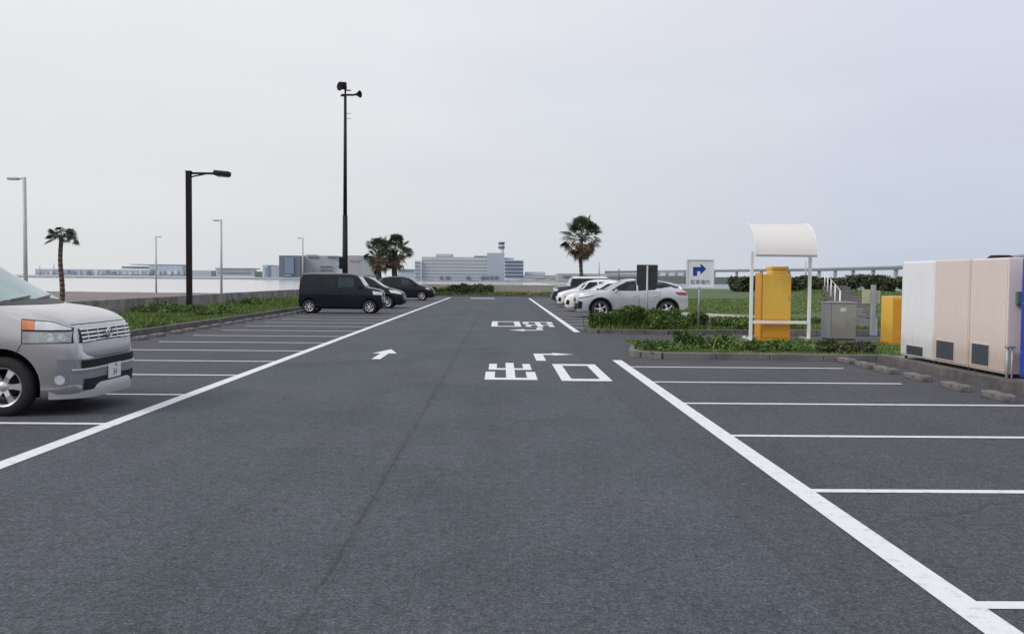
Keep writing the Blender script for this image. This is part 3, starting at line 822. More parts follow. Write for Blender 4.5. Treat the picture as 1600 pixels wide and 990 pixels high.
g = G(1010, 517); Y = 26.6; up = Y / F
g = P(1010.5, 480, Y)
sg = empty('dark_sign', (g.x, Y, .1), 0, 'dark grey back of a square sign on a post in front of the silver crossover', 'sign')
zc = P(1011, 429.5, Y).z - .1
mb = MB(); mb.box((0, 0, zc), (33 * up, .02, 32 * up), .006).build('board', 'signd', sg)
mb = MB(); mb.tube((0, -.035, -.1), (0, -.035, zc + 15 * up), .028, .028, 10).build('post', 'galv', sg)
for dz in (-.16, .16): MB().box((0, -.016, zc + dz), (30 * up, .012, .03)).build('bracket', 'signd', sg)

# ------------------------------------------------------------------ shelter, ticket machines, cabinet
g = G(1169, 532, .1); g2 = G(1267.5, 534.5, .1); Y = (g.y + g2.y) / 2; up = Y / F
sh = empty('ticket_shelter', ((g.x + g2.x) / 2, Y, .1), 0, 'white tube-frame shelter with curved opaque canopy over the yellow machine', 'shelter')
W2 = (g2.x - g.x) / 2
zt = P(1170, 347, Y).z - .1; zb_ = P(1170, 399, Y).z - .1
for s in (-1, 1):
    mb = MB(); mb.box2((s * W2 - .035, -.035, 0), (s * W2 + .035, .035, zb_ + .10), .01).build('post', 'white', sh)
    mb = MB(); mb.box((s * W2, .0, .015), (.2, .2, .03), .004); mb.box((s * W2, .33, .06), (.05, .6, .05)).build('foot_plate', 'white', sh)
mb = MB(); zr = P(1218, 503.5, Y).z - .1
mb.box2((-W2 + .035, -.03, zr - .035), (W2 - .035, .03, zr + .035), .008).build('crossbar', 'white', sh)
mb = MB(); mb.box2((-W2 + .0, -.42, zb_ - .035), (W2 + .0, -.38, zb_ + .015)).build('canopy_rail', 'galv', sh)
# canopy: quarter barrel from low front edge to the top
vs = []; fs = []; N = 24; H_ = zt - zb_
for i in range(N + 1):
    a = R(0) + R(90) * i / N
    yy = -.4 + .95 * (1 - math.cos(a)); zz = zb_ + H_ * math.sin(a) ** .92
    for s in (-1, 1): vs.append((s * (W2 + .0), yy, zz))
n1 = len(vs)
vs += [(x_, y_, z_ - .02) for x_, y_, z_ in vs]
for i in range(N):
    q = (2 * i, 2 * i + 1, 2 * i + 3, 2 * i + 2); fs.append(q); fs.append(tuple(n1 + k for k in reversed(q)))
    fs.append((2 * i, 2 * i + 2, n1 + 2 * i + 2, n1 + 2 * i)); fs.append((2 * i + 1, n1 + 2 * i + 1, n1 + 2 * i + 3, 2 * i + 3))
fs.append((0, n1, n1 + 1, 1)); fs.append((2 * N, 2 * N + 1, n1 + 2 * N + 1, n1 + 2 * N))
cano = raw('canopy', vs, fs, 'awning', sh, smooth=True); cano.data.set_sharp_from_angle(angle=R(40))
for s in (-1, 1):
    rv = []; rf = []
    for i in range(N + 1):
        c = Vector(vs[2 * i]); x0 = s * (W2 + .002); x1 = s * (W2 + .028)
        rv += [(x0, c.y, c.z + .012), (x1, c.y, c.z + .012), (x1, c.y + .01, c.z - .035), (x0, c.y + .01, c.z - .035)]
    for i in range(N):
        for k in range(4): rf.append((4 * i + k, 4 * i + (k + 1) % 4, 4 * i + 4 + (k + 1) % 4, 4 * i + 4 + k))
    rf += [(0, 1, 2, 3), tuple(4 * N + k for k in (3, 2, 1, 0))]
    raw('canopy_rib', rv, rf, 'white', sh)

g = G(1215.5, 533.6, .1); Y = g.y + .47; up = (Y - .3) / F
ym = empty('ticket_machine', (g.x, Y, .1), 0, 'tall yellow ticket machine with raised lamp block under the white shelter', 'ticket machine')
w_ = 46 * up
zt1 = P(1200, 428, g.y).z - .1; zt2 = P(1218, 416, g.y).z - .1
mb = MB(); mb.box2((-w_ / 2 + .03, -.3, .06), (w_ / 2, .3, zt1), .02).build('body', 'yellow', ym)
mb = MB(); mb.box2((-w_ / 2, -.24, .06), (-w_ / 2 + .027, .3, zt1 + .03), .008).build('door', 'orange', ym)
mb = MB(); mb.box2((-.10, -.25, zt1 + .0), (w_ / 2 - .08, .24, zt2 - .07), .02); mb.box2((-.12, -.27, zt2 - .068), (w_ / 2 - .06, .26, zt2), .012).build('lamp_block', 'yellow', ym)
mb = MB(); mb.box2((-w_ / 2, -.32, 0), (w_ / 2 + .005, .32, .058), .005).build('base', 'orange', ym)
mb = MB(); mb.box2((-w_ / 2 + .05, -.304, .09), (w_ / 2 - .02, -.301, .52)).build('lower_panel', 'orange', ym)
mb = MB(); mb.box((w_ / 2 - .05, -.305, 1.0), (.02, .02, .14), .004).build('handle', 'galv', ym)

g = G(1316.5, 532, .1); Y = g.y + .3; up = (Y - .3) / F
cb = empty('utility_cabinet', (g.x, Y, .1), 0, 'waist-high light grey steel utility cabinet right of the shelter', 'cabinet')
w_ = 42 * up; h = P(1308, 471.5, g.y).z - .1
mb = MB(); mb.box2((-w_ / 2 + .04, -.3, .04), (w_ / 2, .3, h - .035), .012).build('body', 'cabinet', cb)
MB().box((w_ / 2 - .07, -.306, h * .55), (.018, .02, .12), .004).build('handle', 'galv', cb)
MB().box((.0, -.302, h * .80), (.14, .004, .09)).build('label_plate', 'signw', cb)
mb = MB(); mb.box2((-w_ / 2, -.285, .04), (-w_ / 2 + .037, .3, h - .035), .012).build('side_door', 'galv', cb)
mb = MB(); mb.box2((-w_ / 2 - .015, -.32, h - .033), (w_ / 2 + .015, .32, h), .01).build('lid', 'cabinet', cb)
mb = MB(); mb.box2((-w_ / 2 + .02, -.27, 0), (w_ / 2 - .02, .27, .038)).build('plinth', 'kerb_dark', cb)

# post with boards right of the cabinet
g = G(1363, 524, .1); Y = g.y
ps = empty('board_post', (g.x, Y, .1), 0, 'grey square post with small cream boards between grey cabinet and low yellow gate machine', 'post')
up = Y / F; h = P(1362, 445, Y).z - .1
mb = MB(); mb.box2((-3.2 * up, -.05, 0), (3.2 * up, .05, h), .008).build('post', 'galv', ps)
mb = MB(); mb.box((-8 * up - .04, .03, P(1352, 463, Y).z - .1), (13 * up, .02, 22 * up), .004).build('board', 'cream', ps)
mb = MB(); mb.box((7.5 * up, .03, P(1370, 464, Y).z - .1), (8 * up, .02, 20 * up), .004).build('board', 'cream', ps)
mb = MB(); mb.box2((2.9 * up, -.04, 0), (6.5 * up, .04, 27 * up), .006).build('conduit_box', 'pgrey', ps)

g = G(1394, 539, .1); Y = g.y + .35; up = g.y / F
gm = empty('gate_machine', (g.x + 14 * up, Y, .1), 0, 'lower yellow barrier gate machine beside the white vending machine', 'gate machine')
h = P(1394, 463, g.y).z - .1
mb = MB(); mb.box2((-14 * up, -.3, .05), (18 * up, .3, h), .015).build('body', 'yellow', gm)
mb = MB(); mb.box2((-12 * up, -.304, .12), (-.5 * up, -.301, h - .06)); mb.box2((.5 * up, -.304, .12), (14 * up, -.301, h - .06)).build('door', 'orange', gm)
mb = MB(); mb.box2((-15 * up, -.32, 0), (19 * up, .32, .048)).build('base', 'orange', gm)

# ------------------------------------------------------------------ vending machines (backs in a row at right)
XV = 7.34; ZV = .11
def vending(y0, y1, mat, label, hgt, grille, side=None, depth=.72, feet=.06):
    root = empty('vending_machine', (XV + depth / 2, (y0 + y1) / 2, ZV), 0, label, 'vending machine', 'vending machines seen from behind')
    w2 = (y1 - y0) / 2; d2 = depth / 2
    mb = MB(); mb.box2((-d2 + .012, -w2, feet), (d2, w2, hgt), .018).build('body', side or mat, root)
    mb = MB(); mb.box2((-d2, -w2 + .02, feet + .03), (-d2 + .0145, w2 - .02, hgt - .02), .006).build('back_panel', mat, root)
    gy0, gy1, gz0, gz1 = grille
    mb = MB(); mb.box2((-d2 - .008, gy0 - .02, gz0 - .02), (-d2 + .002, gy1 + .02, gz1 + .02), .003); fr = mb.build('vent_frame', mat, root)
    mb = MB(); mb.box2((-d2 - .0105, gy0, gz0), (-d2 - .0085, gy1, gz1))
    n_ = 9
    for k in range(n_): 
        z = gz0 + (gz1 - gz0) * (k + .5) / n_
        mb.box((-d2 - .014, (gy0 + gy1) / 2, z), (.008, gy1 - gy0 - .01, .008))
    mb.build('vent_grille', 'grille', root)
    for sx in (-1, 1):
        for sy in (-1, 1): MB().tube((sx * (d2 - .08), sy * (w2 - .08), 0), (sx * (d2 - .08), sy * (w2 - .08), feet), .025, .025, 8).build('foot', 'grille', root)
    mb = MB()
    for z in (.42, 1.1, 1.7):
        for sy in (-1, 1): mb.tube((-d2 - .004, sy * (w2 - .06), z), (-d2 + .002, sy * (w2 - .06), z), .008, .008, 8)
    mb.build('screw', 'galv', root)
    return root
yA = G(1404, 556, ZV).y; 
def yat(px, z=.15):
    d = ray(px, 560)   # where the vertical plane x = XV meets this image column (level)
    return XV * d.y / d.x
y_a, y_b, y_c, y_d = yat(1406), yat(1458), yat(1513), yat(1571)
top = lambda px, py, y: P(px, py, y).z - ZV
wA = (y_a - y_b - .03) / 2
vending(y_b + .03, y_a, 'vwhite', 'white vending machine back, leftmost of the row at the right kerb', top(1408, 409, y_a), (-wA * .45, wA * .55, .10, .26))
wB = (y_b - y_c - .04) / 2
vending(y_c + .04, y_b, 'vbeige', 'beige vending machine back between the white one and the other beige one', top(1470, 406.5, y_b), (-wB * .25, wB * .78, .13, .42))
wC = (y_c - y_d) / 2
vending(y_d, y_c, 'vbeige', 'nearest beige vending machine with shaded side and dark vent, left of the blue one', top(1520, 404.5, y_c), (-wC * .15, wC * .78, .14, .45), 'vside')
y_e = yat(1592)
vending(y_e - 1.1, y_e, 'vblue', 'blue vending machine at the right edge of the picture', 1.75, (-.2, .3, .12, .3))
gp = empty('gap_filler_pipe', (XV - .03, y_d - .10, ZV), 0, 'thin grey upright conduit pipes at the corner of the nearest beige vending machine', 'pipe')
mb = MB(); mb.tube((.0, 0, 0), (0, 0, .46), .022, .022, 8); mb.tube((.05, -.04, 0), (.05, -.04, .46), .014, .014, 8).build('pipe', 'pgrey', gp)
mb = MB(); mb.box((.03, -.02, .47), (.12, .1, .03), .005).build('pipe_cap', 'galv', gp)
gb = MB(); gb.box((XV + .22, y_d - .035, 1.28), (.22, .06, .20), .02)
tag(gb.build('meter_box', plain('green_grey_box', (.10, .16, .17), .6)), 'small dark green box fixed to the side of the nearest beige vending machine', 'meter box')
gb = MB(); gb.tube((XV + .3, y_c - .3, top(1500, 404, y_c) + ZV + .0), (XV + .3, y_c - .3, top(1500, 404, y_c) + ZV + .05), .20, .14, 16)
tag(gb.build('roof_cap', 'black'), 'flat round black cap lying on top of the beige vending machines', 'cap')

# ------------------------------------------------------------------ steps up the bank
sr = empty('concrete_steps', (0, 0, 0), 0, 'flight of grey concrete steps with white handrail posts climbing the grass bank', 'steps')
A = P(1344, 504, 38); B = P(1304, 446, 60)
mb = MB(); N = 18
zA = .0; zB = B.z
dirv = (B - A); ang = math.atan2(dirv.y, dirv.x)
for i in range(N):
    t = (i + .5) / N
    z = zA + (zB - zA) * (i + 1) / N
    c = A.lerp(B, t)
    mb.box((c.x, c.y, z - .5), (Vector((dirv.x, dirv.y)).length / N + .02, 1.5, 1.0), .01, rz=ang)
mb.build('stair_flight', M['kerb_dark'], sr)
mb = MB(); pr = None
for i in range(5):
    t = .12 + .2 * i
    c = A.lerp(B, t); z = zA + (zB - zA) * t; c = Vector((c.x - .74 * math.sin(ang), c.y + 0, z))
    mb.tube(c - Vector((0, 0, .1)), c + Vector((0, 0, .95)), .035, .035, 6)
    if pr is not None: mb.tube(pr + Vector((0, 0, .95)), c + Vector((0, 0, .95)), .014, .014, 6)
    pr = c
mb.build('handrail', 'white', sr)
# small white step block between cabinet and post
g = P(1343, 500, 27.5)
mb = MB()
for k in range(4): mb.box((g.x, 27.5 + .28 * k, .12 + .15 * k - .05), (.75, .27, .30 + .0 * k), .01)
tag(mb.build('small_steps', 'slab'), 'short flight of grey stair treads seen between the grey cabinet and the board post', 'steps')

# ------------------------------------------------------------------ far buildings
def fbox(mb, px0, py0, px1, py1, Y, depth=20, z0=None):
    a = P(px0, py0, Y); b = P(px1, py1, Y)
    mb.box2((a.x, Y, z0 if z0 is not None else min(a.z, b.z)), (b.x, Y + depth, max(a.z, b.z))); return mb
def building(Y, px, label, cat='building', name='building', group=None):
    g_ = P(px, 437, Y); return empty(name, (0, 0, 0), 0, label, cat, group)
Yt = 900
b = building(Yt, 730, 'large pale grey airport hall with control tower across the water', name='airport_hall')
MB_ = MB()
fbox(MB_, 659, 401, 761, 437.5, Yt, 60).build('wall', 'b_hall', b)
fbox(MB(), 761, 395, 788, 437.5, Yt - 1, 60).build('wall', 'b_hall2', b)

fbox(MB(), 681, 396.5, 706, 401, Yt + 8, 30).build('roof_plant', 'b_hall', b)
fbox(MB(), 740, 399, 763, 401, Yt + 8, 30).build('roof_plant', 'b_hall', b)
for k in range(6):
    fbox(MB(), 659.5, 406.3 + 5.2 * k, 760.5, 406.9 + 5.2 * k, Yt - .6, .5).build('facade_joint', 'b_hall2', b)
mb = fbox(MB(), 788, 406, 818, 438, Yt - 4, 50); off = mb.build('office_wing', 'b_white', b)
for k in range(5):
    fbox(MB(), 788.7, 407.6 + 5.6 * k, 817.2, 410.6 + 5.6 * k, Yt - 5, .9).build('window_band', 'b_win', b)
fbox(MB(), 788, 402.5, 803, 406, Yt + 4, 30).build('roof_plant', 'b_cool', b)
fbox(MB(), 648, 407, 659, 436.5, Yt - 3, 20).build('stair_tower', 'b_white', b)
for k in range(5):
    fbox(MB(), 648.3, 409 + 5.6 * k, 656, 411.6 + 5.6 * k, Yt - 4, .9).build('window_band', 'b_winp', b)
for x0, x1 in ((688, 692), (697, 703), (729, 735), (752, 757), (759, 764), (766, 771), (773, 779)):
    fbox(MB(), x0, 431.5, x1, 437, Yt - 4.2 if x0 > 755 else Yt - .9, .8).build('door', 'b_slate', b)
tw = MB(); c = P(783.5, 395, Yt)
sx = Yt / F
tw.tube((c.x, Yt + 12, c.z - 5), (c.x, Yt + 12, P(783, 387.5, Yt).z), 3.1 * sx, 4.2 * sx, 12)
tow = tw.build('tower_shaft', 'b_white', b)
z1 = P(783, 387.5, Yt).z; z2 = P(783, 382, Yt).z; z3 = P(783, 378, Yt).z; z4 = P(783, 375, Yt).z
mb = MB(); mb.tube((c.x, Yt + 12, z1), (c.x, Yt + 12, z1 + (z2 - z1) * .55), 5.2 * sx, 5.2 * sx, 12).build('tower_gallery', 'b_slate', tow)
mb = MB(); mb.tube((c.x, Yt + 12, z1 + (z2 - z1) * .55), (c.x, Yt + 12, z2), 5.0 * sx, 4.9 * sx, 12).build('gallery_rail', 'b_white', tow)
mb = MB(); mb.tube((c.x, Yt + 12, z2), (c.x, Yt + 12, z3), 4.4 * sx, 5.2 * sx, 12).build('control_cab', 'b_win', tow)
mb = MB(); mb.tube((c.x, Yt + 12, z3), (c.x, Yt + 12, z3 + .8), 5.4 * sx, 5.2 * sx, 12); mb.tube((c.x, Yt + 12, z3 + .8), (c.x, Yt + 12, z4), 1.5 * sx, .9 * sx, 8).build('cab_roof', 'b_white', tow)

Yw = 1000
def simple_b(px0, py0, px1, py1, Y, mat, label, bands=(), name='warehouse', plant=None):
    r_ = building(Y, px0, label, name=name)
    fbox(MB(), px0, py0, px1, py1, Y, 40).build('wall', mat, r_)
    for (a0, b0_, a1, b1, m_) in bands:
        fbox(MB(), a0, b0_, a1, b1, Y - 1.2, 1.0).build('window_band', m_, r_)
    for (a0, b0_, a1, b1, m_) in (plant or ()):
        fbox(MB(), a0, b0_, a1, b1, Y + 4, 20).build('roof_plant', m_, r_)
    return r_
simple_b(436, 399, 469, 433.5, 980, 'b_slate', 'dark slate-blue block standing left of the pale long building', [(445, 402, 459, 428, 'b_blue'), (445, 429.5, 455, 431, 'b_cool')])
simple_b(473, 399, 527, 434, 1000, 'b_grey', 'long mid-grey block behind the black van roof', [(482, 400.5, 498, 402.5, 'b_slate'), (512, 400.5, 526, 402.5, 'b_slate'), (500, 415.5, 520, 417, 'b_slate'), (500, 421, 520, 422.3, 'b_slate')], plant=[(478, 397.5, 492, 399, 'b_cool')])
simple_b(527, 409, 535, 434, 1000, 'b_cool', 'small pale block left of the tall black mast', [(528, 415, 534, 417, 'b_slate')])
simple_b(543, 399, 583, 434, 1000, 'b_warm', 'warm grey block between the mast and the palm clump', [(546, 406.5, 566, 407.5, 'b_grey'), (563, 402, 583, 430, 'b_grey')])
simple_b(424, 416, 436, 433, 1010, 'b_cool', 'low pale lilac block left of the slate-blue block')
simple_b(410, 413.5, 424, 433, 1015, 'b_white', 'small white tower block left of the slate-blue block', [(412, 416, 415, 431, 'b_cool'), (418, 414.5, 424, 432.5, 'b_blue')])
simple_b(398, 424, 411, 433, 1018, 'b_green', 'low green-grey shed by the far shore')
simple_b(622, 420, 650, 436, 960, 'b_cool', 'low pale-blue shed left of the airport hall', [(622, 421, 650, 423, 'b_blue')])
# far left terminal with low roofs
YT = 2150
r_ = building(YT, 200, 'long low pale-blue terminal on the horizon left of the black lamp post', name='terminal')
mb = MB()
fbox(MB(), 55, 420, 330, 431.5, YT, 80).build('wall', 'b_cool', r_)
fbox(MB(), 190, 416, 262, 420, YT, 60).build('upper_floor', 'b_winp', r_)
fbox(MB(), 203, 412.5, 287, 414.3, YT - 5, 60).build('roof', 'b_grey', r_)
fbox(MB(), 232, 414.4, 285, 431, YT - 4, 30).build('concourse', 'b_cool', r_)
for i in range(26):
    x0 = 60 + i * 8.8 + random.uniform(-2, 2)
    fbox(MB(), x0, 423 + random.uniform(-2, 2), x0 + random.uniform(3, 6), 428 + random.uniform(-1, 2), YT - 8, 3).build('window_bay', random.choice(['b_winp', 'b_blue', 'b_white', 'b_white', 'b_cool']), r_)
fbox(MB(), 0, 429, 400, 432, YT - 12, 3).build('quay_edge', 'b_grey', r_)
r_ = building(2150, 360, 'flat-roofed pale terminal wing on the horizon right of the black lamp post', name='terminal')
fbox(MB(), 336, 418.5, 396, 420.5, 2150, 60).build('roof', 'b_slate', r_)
fbox(MB(), 338, 420.6, 394, 431.5, 2155, 40).build('wall', 'b_white', r_)
fbox(MB(), 340, 425, 392, 427, 2152, 2).build('window_band', 'b_winp', r_)
for px, h, lb in ((62, 415, 'left of two thin hazy masts on the far left horizon'), (84, 411, 'right of two thin hazy masts on the far left horizon')):
    a = P(px, 430, 2140); t = P(px, h, 2140)
    mb = MB(); mb.tube(a, t, 1.6, 1.0, 5); tag(mb.build('far_mast', 'b_cool'), lb, 'mast')
# long low hazy buildings right of the airport hall
simple_b(818, 429.5, 893, 437.5, 880, 'b_warm', 'low brownish terminal strip just right of the airport hall', [(835, 433, 850, 434.3, 'b_white'), (858, 434, 872, 435.3, 'b_white')])
simple_b(822, 424.5, 852, 429.5, 900, 'b_cool', 'pale low roofline behind the brownish terminal strip')
simple_b(872, 427, 960, 438, 840, 'b_warm', 'hazy low hangar behind the tall palm', [(880, 431, 893, 433, 'b_slate'), (905, 430, 918, 433, 'b_slate')])
simple_b(1028, 423, 1076, 440, 600, 'b_grey', 'hazy grey building with white panels behind the blue arrow sign', [(1032, 426, 1040, 431, 'b_white'), (1046, 426, 1054, 431, 'b_white'), (1060, 426, 1068, 431, 'b_white'), (1030, 434, 1074, 436, 'b_slate')])
simple_b(948, 427, 1030, 440, 620, 'b_warm', 'long hazy grey building behind the dark sign', [(950, 432, 1028, 433.5, 'b_slate')])
simple_b(1388, 432, 1420, 436.5, 300, 'b_white', 'small pale hut roof left of the white vending machine')
for px, h, lb in ((936, 409, 'thin hazy pylon right of the tall palm'), (1259, 407.5, 'thin distant mast between the yellow machine and the shelter post')):
    a = P(px, 437, 700); t = P(px, h, 700)
    mb = MB(); mb.tube(a, t, .9, .45, 5); tag(mb.build('far_mast', 'b_cool'), lb, 'mast')
a = P(967, 437, 500); t = P(967, 420, 500); mb = MB(); mb.tube(a, t, .5, .3, 5); tag(mb.build('far_mast', 'b_slate'), 'short dark pole above the car roofs near the dark sign', 'mast')

# elevated highway
hw = empty('elevated_highway', (0, 0, 0), 0, 'long grey elevated highway deck on piers crossing behind everything at right', 'bridge')
path_ = [P(945, 423, 1000), P(1116, 421, 930), P(1280, 418.5, 760), P(1400, 415, 600), P(1500, 408, 460), P(1600, 397, 350), P(1760, 372, 230)]
path_ = [Vector((p_.x, p_.y, p_.z)) for p_ in path_]
def sweep(name, dy, h0, h1, mat, par):
    vs = []; fs = []
    for p_ in path_:
        n_ = Vector((p_.x, p_.y, 0)).normalized()
        a_ = p_ + n_ * dy
        vs += [(a_.x, a_.y, p_.z + h0), (a_.x, a_.y, p_.z + h1), (a_.x + n_.x * 9, a_.y + n_.y * 9, p_.z + h1), (a_.x + n_.x * 9, a_.y + n_.y * 9, p_.z + h0)]
    for i in range(len(path_) - 1):
        for k in range(4):
            fs.append((4 * i + k, 4 * i + (k + 1) % 4, 4 * i + 4 + (k + 1) % 4, 4 * i + 4 + k))
    return raw(name, vs, fs, mat, par)
sweep('deck', 0, -2.6, -.9, 'b_deck', hw)
sweep('parapet', -.4, -.895, .0, 'b_grey', hw)
for i in range(len(path_) - 1):
    p_, q_ = path_[i], path_[i + 1]
    n_ = max(2, int((q_ - p_).length / 38))
    for k in range(n_):
        c = p_.lerp(q_, k / n_); n2 = Vector((c.x, c.y, 0)).normalized() * 4.5
        mb = MB(); mb.box2((c.x + n2.x - 1.1, c.y + n2.y - 1.1, -1.5), (c.x + n2.x + 1.1, c.y + n2.y + 1.1, c.z - 2.6)).build('pier', 'b_warm', hw)
# low hazy embankment scrub under the highway
structure(MB().box2((90, 560, -2), (420, 575, 3.5)).build('far_embankment', 'b_green'))

# ------------------------------------------------------------------ CARS
def hermite(keys, x):
    xs = [k[0] for k in keys]; ys = [k[1] for k in keys]
    if x <= xs[0]: return ys[0]
    if x >= xs[-1]: return ys[-1]
    n = len(xs); d = [(ys[i + 1] - ys[i]) / (xs[i + 1] - xs[i]) for i in range(n - 1)]
    m = [d[0]] + [0 if d[i - 1] * d[i] <= 0 else 2 * d[i - 1] * d[i] / (d[i - 1] + d[i]) for i in range(1, n - 1)] + [d[-1]]
    i = max(k for k in range(n - 1) if xs[k] <= x)
    h = xs[i + 1] - xs[i]; t = (x - xs[i]) / h
    return ((2 * t**3 - 3 * t**2 + 1) * ys[i] + (t**3 - 2 * t**2 + t) * h * m[i] + (-2 * t**3 + 3 * t**2) * ys[i + 1] + (t**3 - t**2) * h * m[i + 1])

def make_car(spec):
    L = spec['L']; HW = spec['W'] / 2
    top = spec['top']; belt = spec['belt']; wplan = spec['plan']; wroof = spec['roofw']; bot = spec['bot']
    keys = sorted(set([k[0] for k in top] + [k[0] for k in wplan]))
    ss = []
    for a, b in zip(keys[:-1], keys[1:]):
        n = max(2, math.ceil((b - a) / .09))
        if b - a < .06: n = 1
        ss += [a + (b - a) * i / n for i in range(n)]
    ss.append(keys[-1])
    rows = []
    for s in ss:
        zt = hermite(top, s); zb = hermite(bot, s); wb = hermite(wplan, s) * HW
        zbelt = min(hermite(belt, s), zt - .07)
        ghh = max(0., zt - zbelt)
        wr = min(wb - .03, hermite(wroof, s) * HW) if ghh > .12 else wb - .05 - .0 * ghh
        k = min(1., max(0., (ghh - .07) / .25)); wr = (1 - k) * (wb - .055) + k * min(wb - .03, hermite(wroof, s) * HW)
        r = .05 + .05 * k
        zs = zb + (zbelt - zb)
        crown = spec.get('crown', .035)
        pts = [(0, zb), (wb * .55, zb), (wb - .10, zb + .005), (wb - .055, zb + .05), (wb - .030, zb + .13), (wb - .012, zb + (zs - zb) * .45),
               (wb - .0, zb + (zs - zb) * .66), (wb - .012, zs - .045), (wb - .026, zs)]
        x2, z2 = wr, zt - r
        x1, z1 = wb - .026, zs
        for t in (.2, .4, .6, .8): pts.append((x1 + (x2 - x1) * t + .018 * k * math.sin(math.pi * t), z1 + (z2 - z1) * t))
        pts += [(x2, z2), (x2 - r * .32, zt - r * .36), (x2 - r * 1.1, zt - .004)]
        for t in (.75, .5, .25, 0): pts.append(((x2 - r * 1.1) * t, zt + crown * (1 - t * t) * min(1, 1)))
        rows.append([(L / 2 - s, y, z) for y, z in pts])
    # mirrored loft
    bm = bmesh.new(); ring = []
    n = len(rows[0])
    for r_ in rows:
        right = [bm.verts.new((x, -y, z)) for x, y, z in r_]
        left = [right[0]] + [bm.verts.new((x, y, z)) for x, y, z in r_[1:-1]] + [right[-1]]
        ring.append(right + left[::-1][1:-1])
    m = len(ring[0])
    for i in range(len(ring) - 1):
        for k in range(m):
            a, b_, c, d = ring[i][k], ring[i][(k + 1) % m], ring[i + 1][(k + 1) % m], ring[i + 1][k]
            bm.faces.new((a, b_, c, d))
    bm.faces.new(ring[0][::-1]); bm.faces.new(ring[-1])
    bmesh.ops.recalc_face_normals(bm, faces=bm.faces)
    bmesh.ops.remove_doubles(bm, verts=bm.verts, dist=.0005)
    me = bpy.data.meshes.new('body'); bm.to_mesh(me)
    bvh = BVHTree.FromBMesh(bm)
    bm.free()
    root = empty('parked_car', (0, 0, 0), 0, spec['label'], 'car')
    root.name = spec['name']
    body = meshobj('body', me, [spec['paint'], 'under'], root)
    # wheel wells
    cb_ = MB(); wx = [L / 2 - spec['fw'], L / 2 - spec['rw']]; rw_ = spec['wr']
    for x in wx:
        for s in (-1, 1):
            cb_.tube((x, s * (HW - .27), rw_ + .015), (x, s * (HW + .2), rw_ + .015), rw_ + spec.get('arch', .055), None, 40)
    cut = cb_.build('cutter', 'under'); 
    md = body.modifiers.new('b', 'BOOLEAN'); md.object = cut; md.operation = 'DIFFERENCE'; md.solver = 'EXACT'
    try: md.material_mode = 'TRANSFER'
    except Exception: pass
    dg = bpy.context.evaluated_depsgraph_get(); dg.update()
    nm = bpy.data.meshes.new_from_object(body.evaluated_get(dg), preserve_all_data_layers=True, depsgraph=dg)
    body.modifiers.clear(); body.data = nm; bpy.data.objects.remove(cut)
    if len(nm.materials) == 0:
        nm.materials.append(M[spec['paint']]); nm.materials.append(M['under'])
    # assign underbody material to faces inside the wells and the floor
    ui = [i for i, m_ in enumerate(nm.materials) if m_ and m_.name.startswith('underbody')][0]
    for p_ in nm.polygons:
        c = p_.center
        inwell = any(abs(math.hypot(c.x - x, c.z - rw_ - .015)) < rw_ + .062 + spec.get('arch', .055) - .055 and abs(c.y) < HW - .06 and abs(p_.normal.y) < .99 and abs(c.y) > HW - .29 for x in wx)
        if p_.normal.z < -.9 and c.z < .3: p_.material_index = ui
        if p_.material_index != ui and any(math.hypot(c.x - x, c.z - rw_) < rw_ and abs(c.y) < HW - .2 for x in wx): p_.material_index = ui
    nm.shade_smooth()
    try: nm.set_sharp_from_angle(angle=R(34))
    except Exception: pass

    def panel(name, poly, view, mat, off=.004, parent=None, grid=.05, sides=(1,), thick=.0, label=None):
        """poly in (s, z) for side views or (y, z) for front/rear views; laid on the body surface"""
        objs = []
        for sd_ in sides:
            b2 = bmesh.new()
            vs = [b2.verts.new((u, v, 0)) for u, v in poly]; b2.faces.new(vs)
            us = [p_[0] for p_ in poly]; vz_ = [p_[1] for p_ in poly]
            for lo, hi, ax in ((min(us), max(us), 0), (min(vz_), max(vz_), 1)):
                k = int((hi - lo) / grid)
                for j in range(1, k + 1):
                    co = [0, 0, 0]; co[ax] = lo + (hi - lo) * j / (k + 1); no = [0, 0, 0]; no[ax] = 1
                    bmesh.ops.bisect_plane(b2, geom=b2.verts[:] + b2.edges[:] + b2.faces[:], plane_co=co, plane_no=no)
            bad = []
            for v in b2.verts:
                u, z = v.co.x, v.co.y
                if view == 'side': o_ = Vector((L / 2 - u, -sd_ * 3, z)); d_ = Vector((0, sd_, 0))
                elif view == 'front': o_ = Vector((L / 2 + 2, u * sd_, z)); d_ = Vector((-1, 0, 0))
                elif view == 'rear': o_ = Vector((-L / 2 - 2, u * sd_, z)); d_ = Vector((1, 0, 0))
                elif view == 'top': o_ = Vector((L / 2 - u, z * sd_, 4)); d_ = Vector((0, 0, -1))
                hit, nrm, _, _ = bvh.ray_cast(o_, d_)
                if hit is None: bad.append(v); v.co = o_ + d_ * 2; continue
                v.co = hit - d_ * off * .5 + nrm * off * .8
            if bad: bmesh.ops.delete(b2, geom=bad, context='VERTS')
            if thick:
                r2 = bmesh.ops.solidify(b2, geom=b2.faces[:], thickness=thick)
            bmesh.ops.recalc_face_normals(b2, faces=b2.faces)
            # make normals point outward
            if not thick and len(b2.faces):
                dd = {'side': Vector((0, -sd_, 0)), 'front': Vector((1, 0, 0)), 'rear': Vector((-1, 0, 0)), 'top': Vector((0, 0, 1))}[view]
                if sum(f.normal.dot(dd) for f in b2.faces) < 0: bmesh.ops.reverse_faces(b2, faces=b2.faces)
            m2 = bpy.data.meshes.new(name); b2.to_mesh(m2); b2.free(); m2.shade_smooth()
            objs.append(meshobj(name, m2, mat, parent or root))
        return objs
    spec['extra'](panel, root, spec, bvh, body)

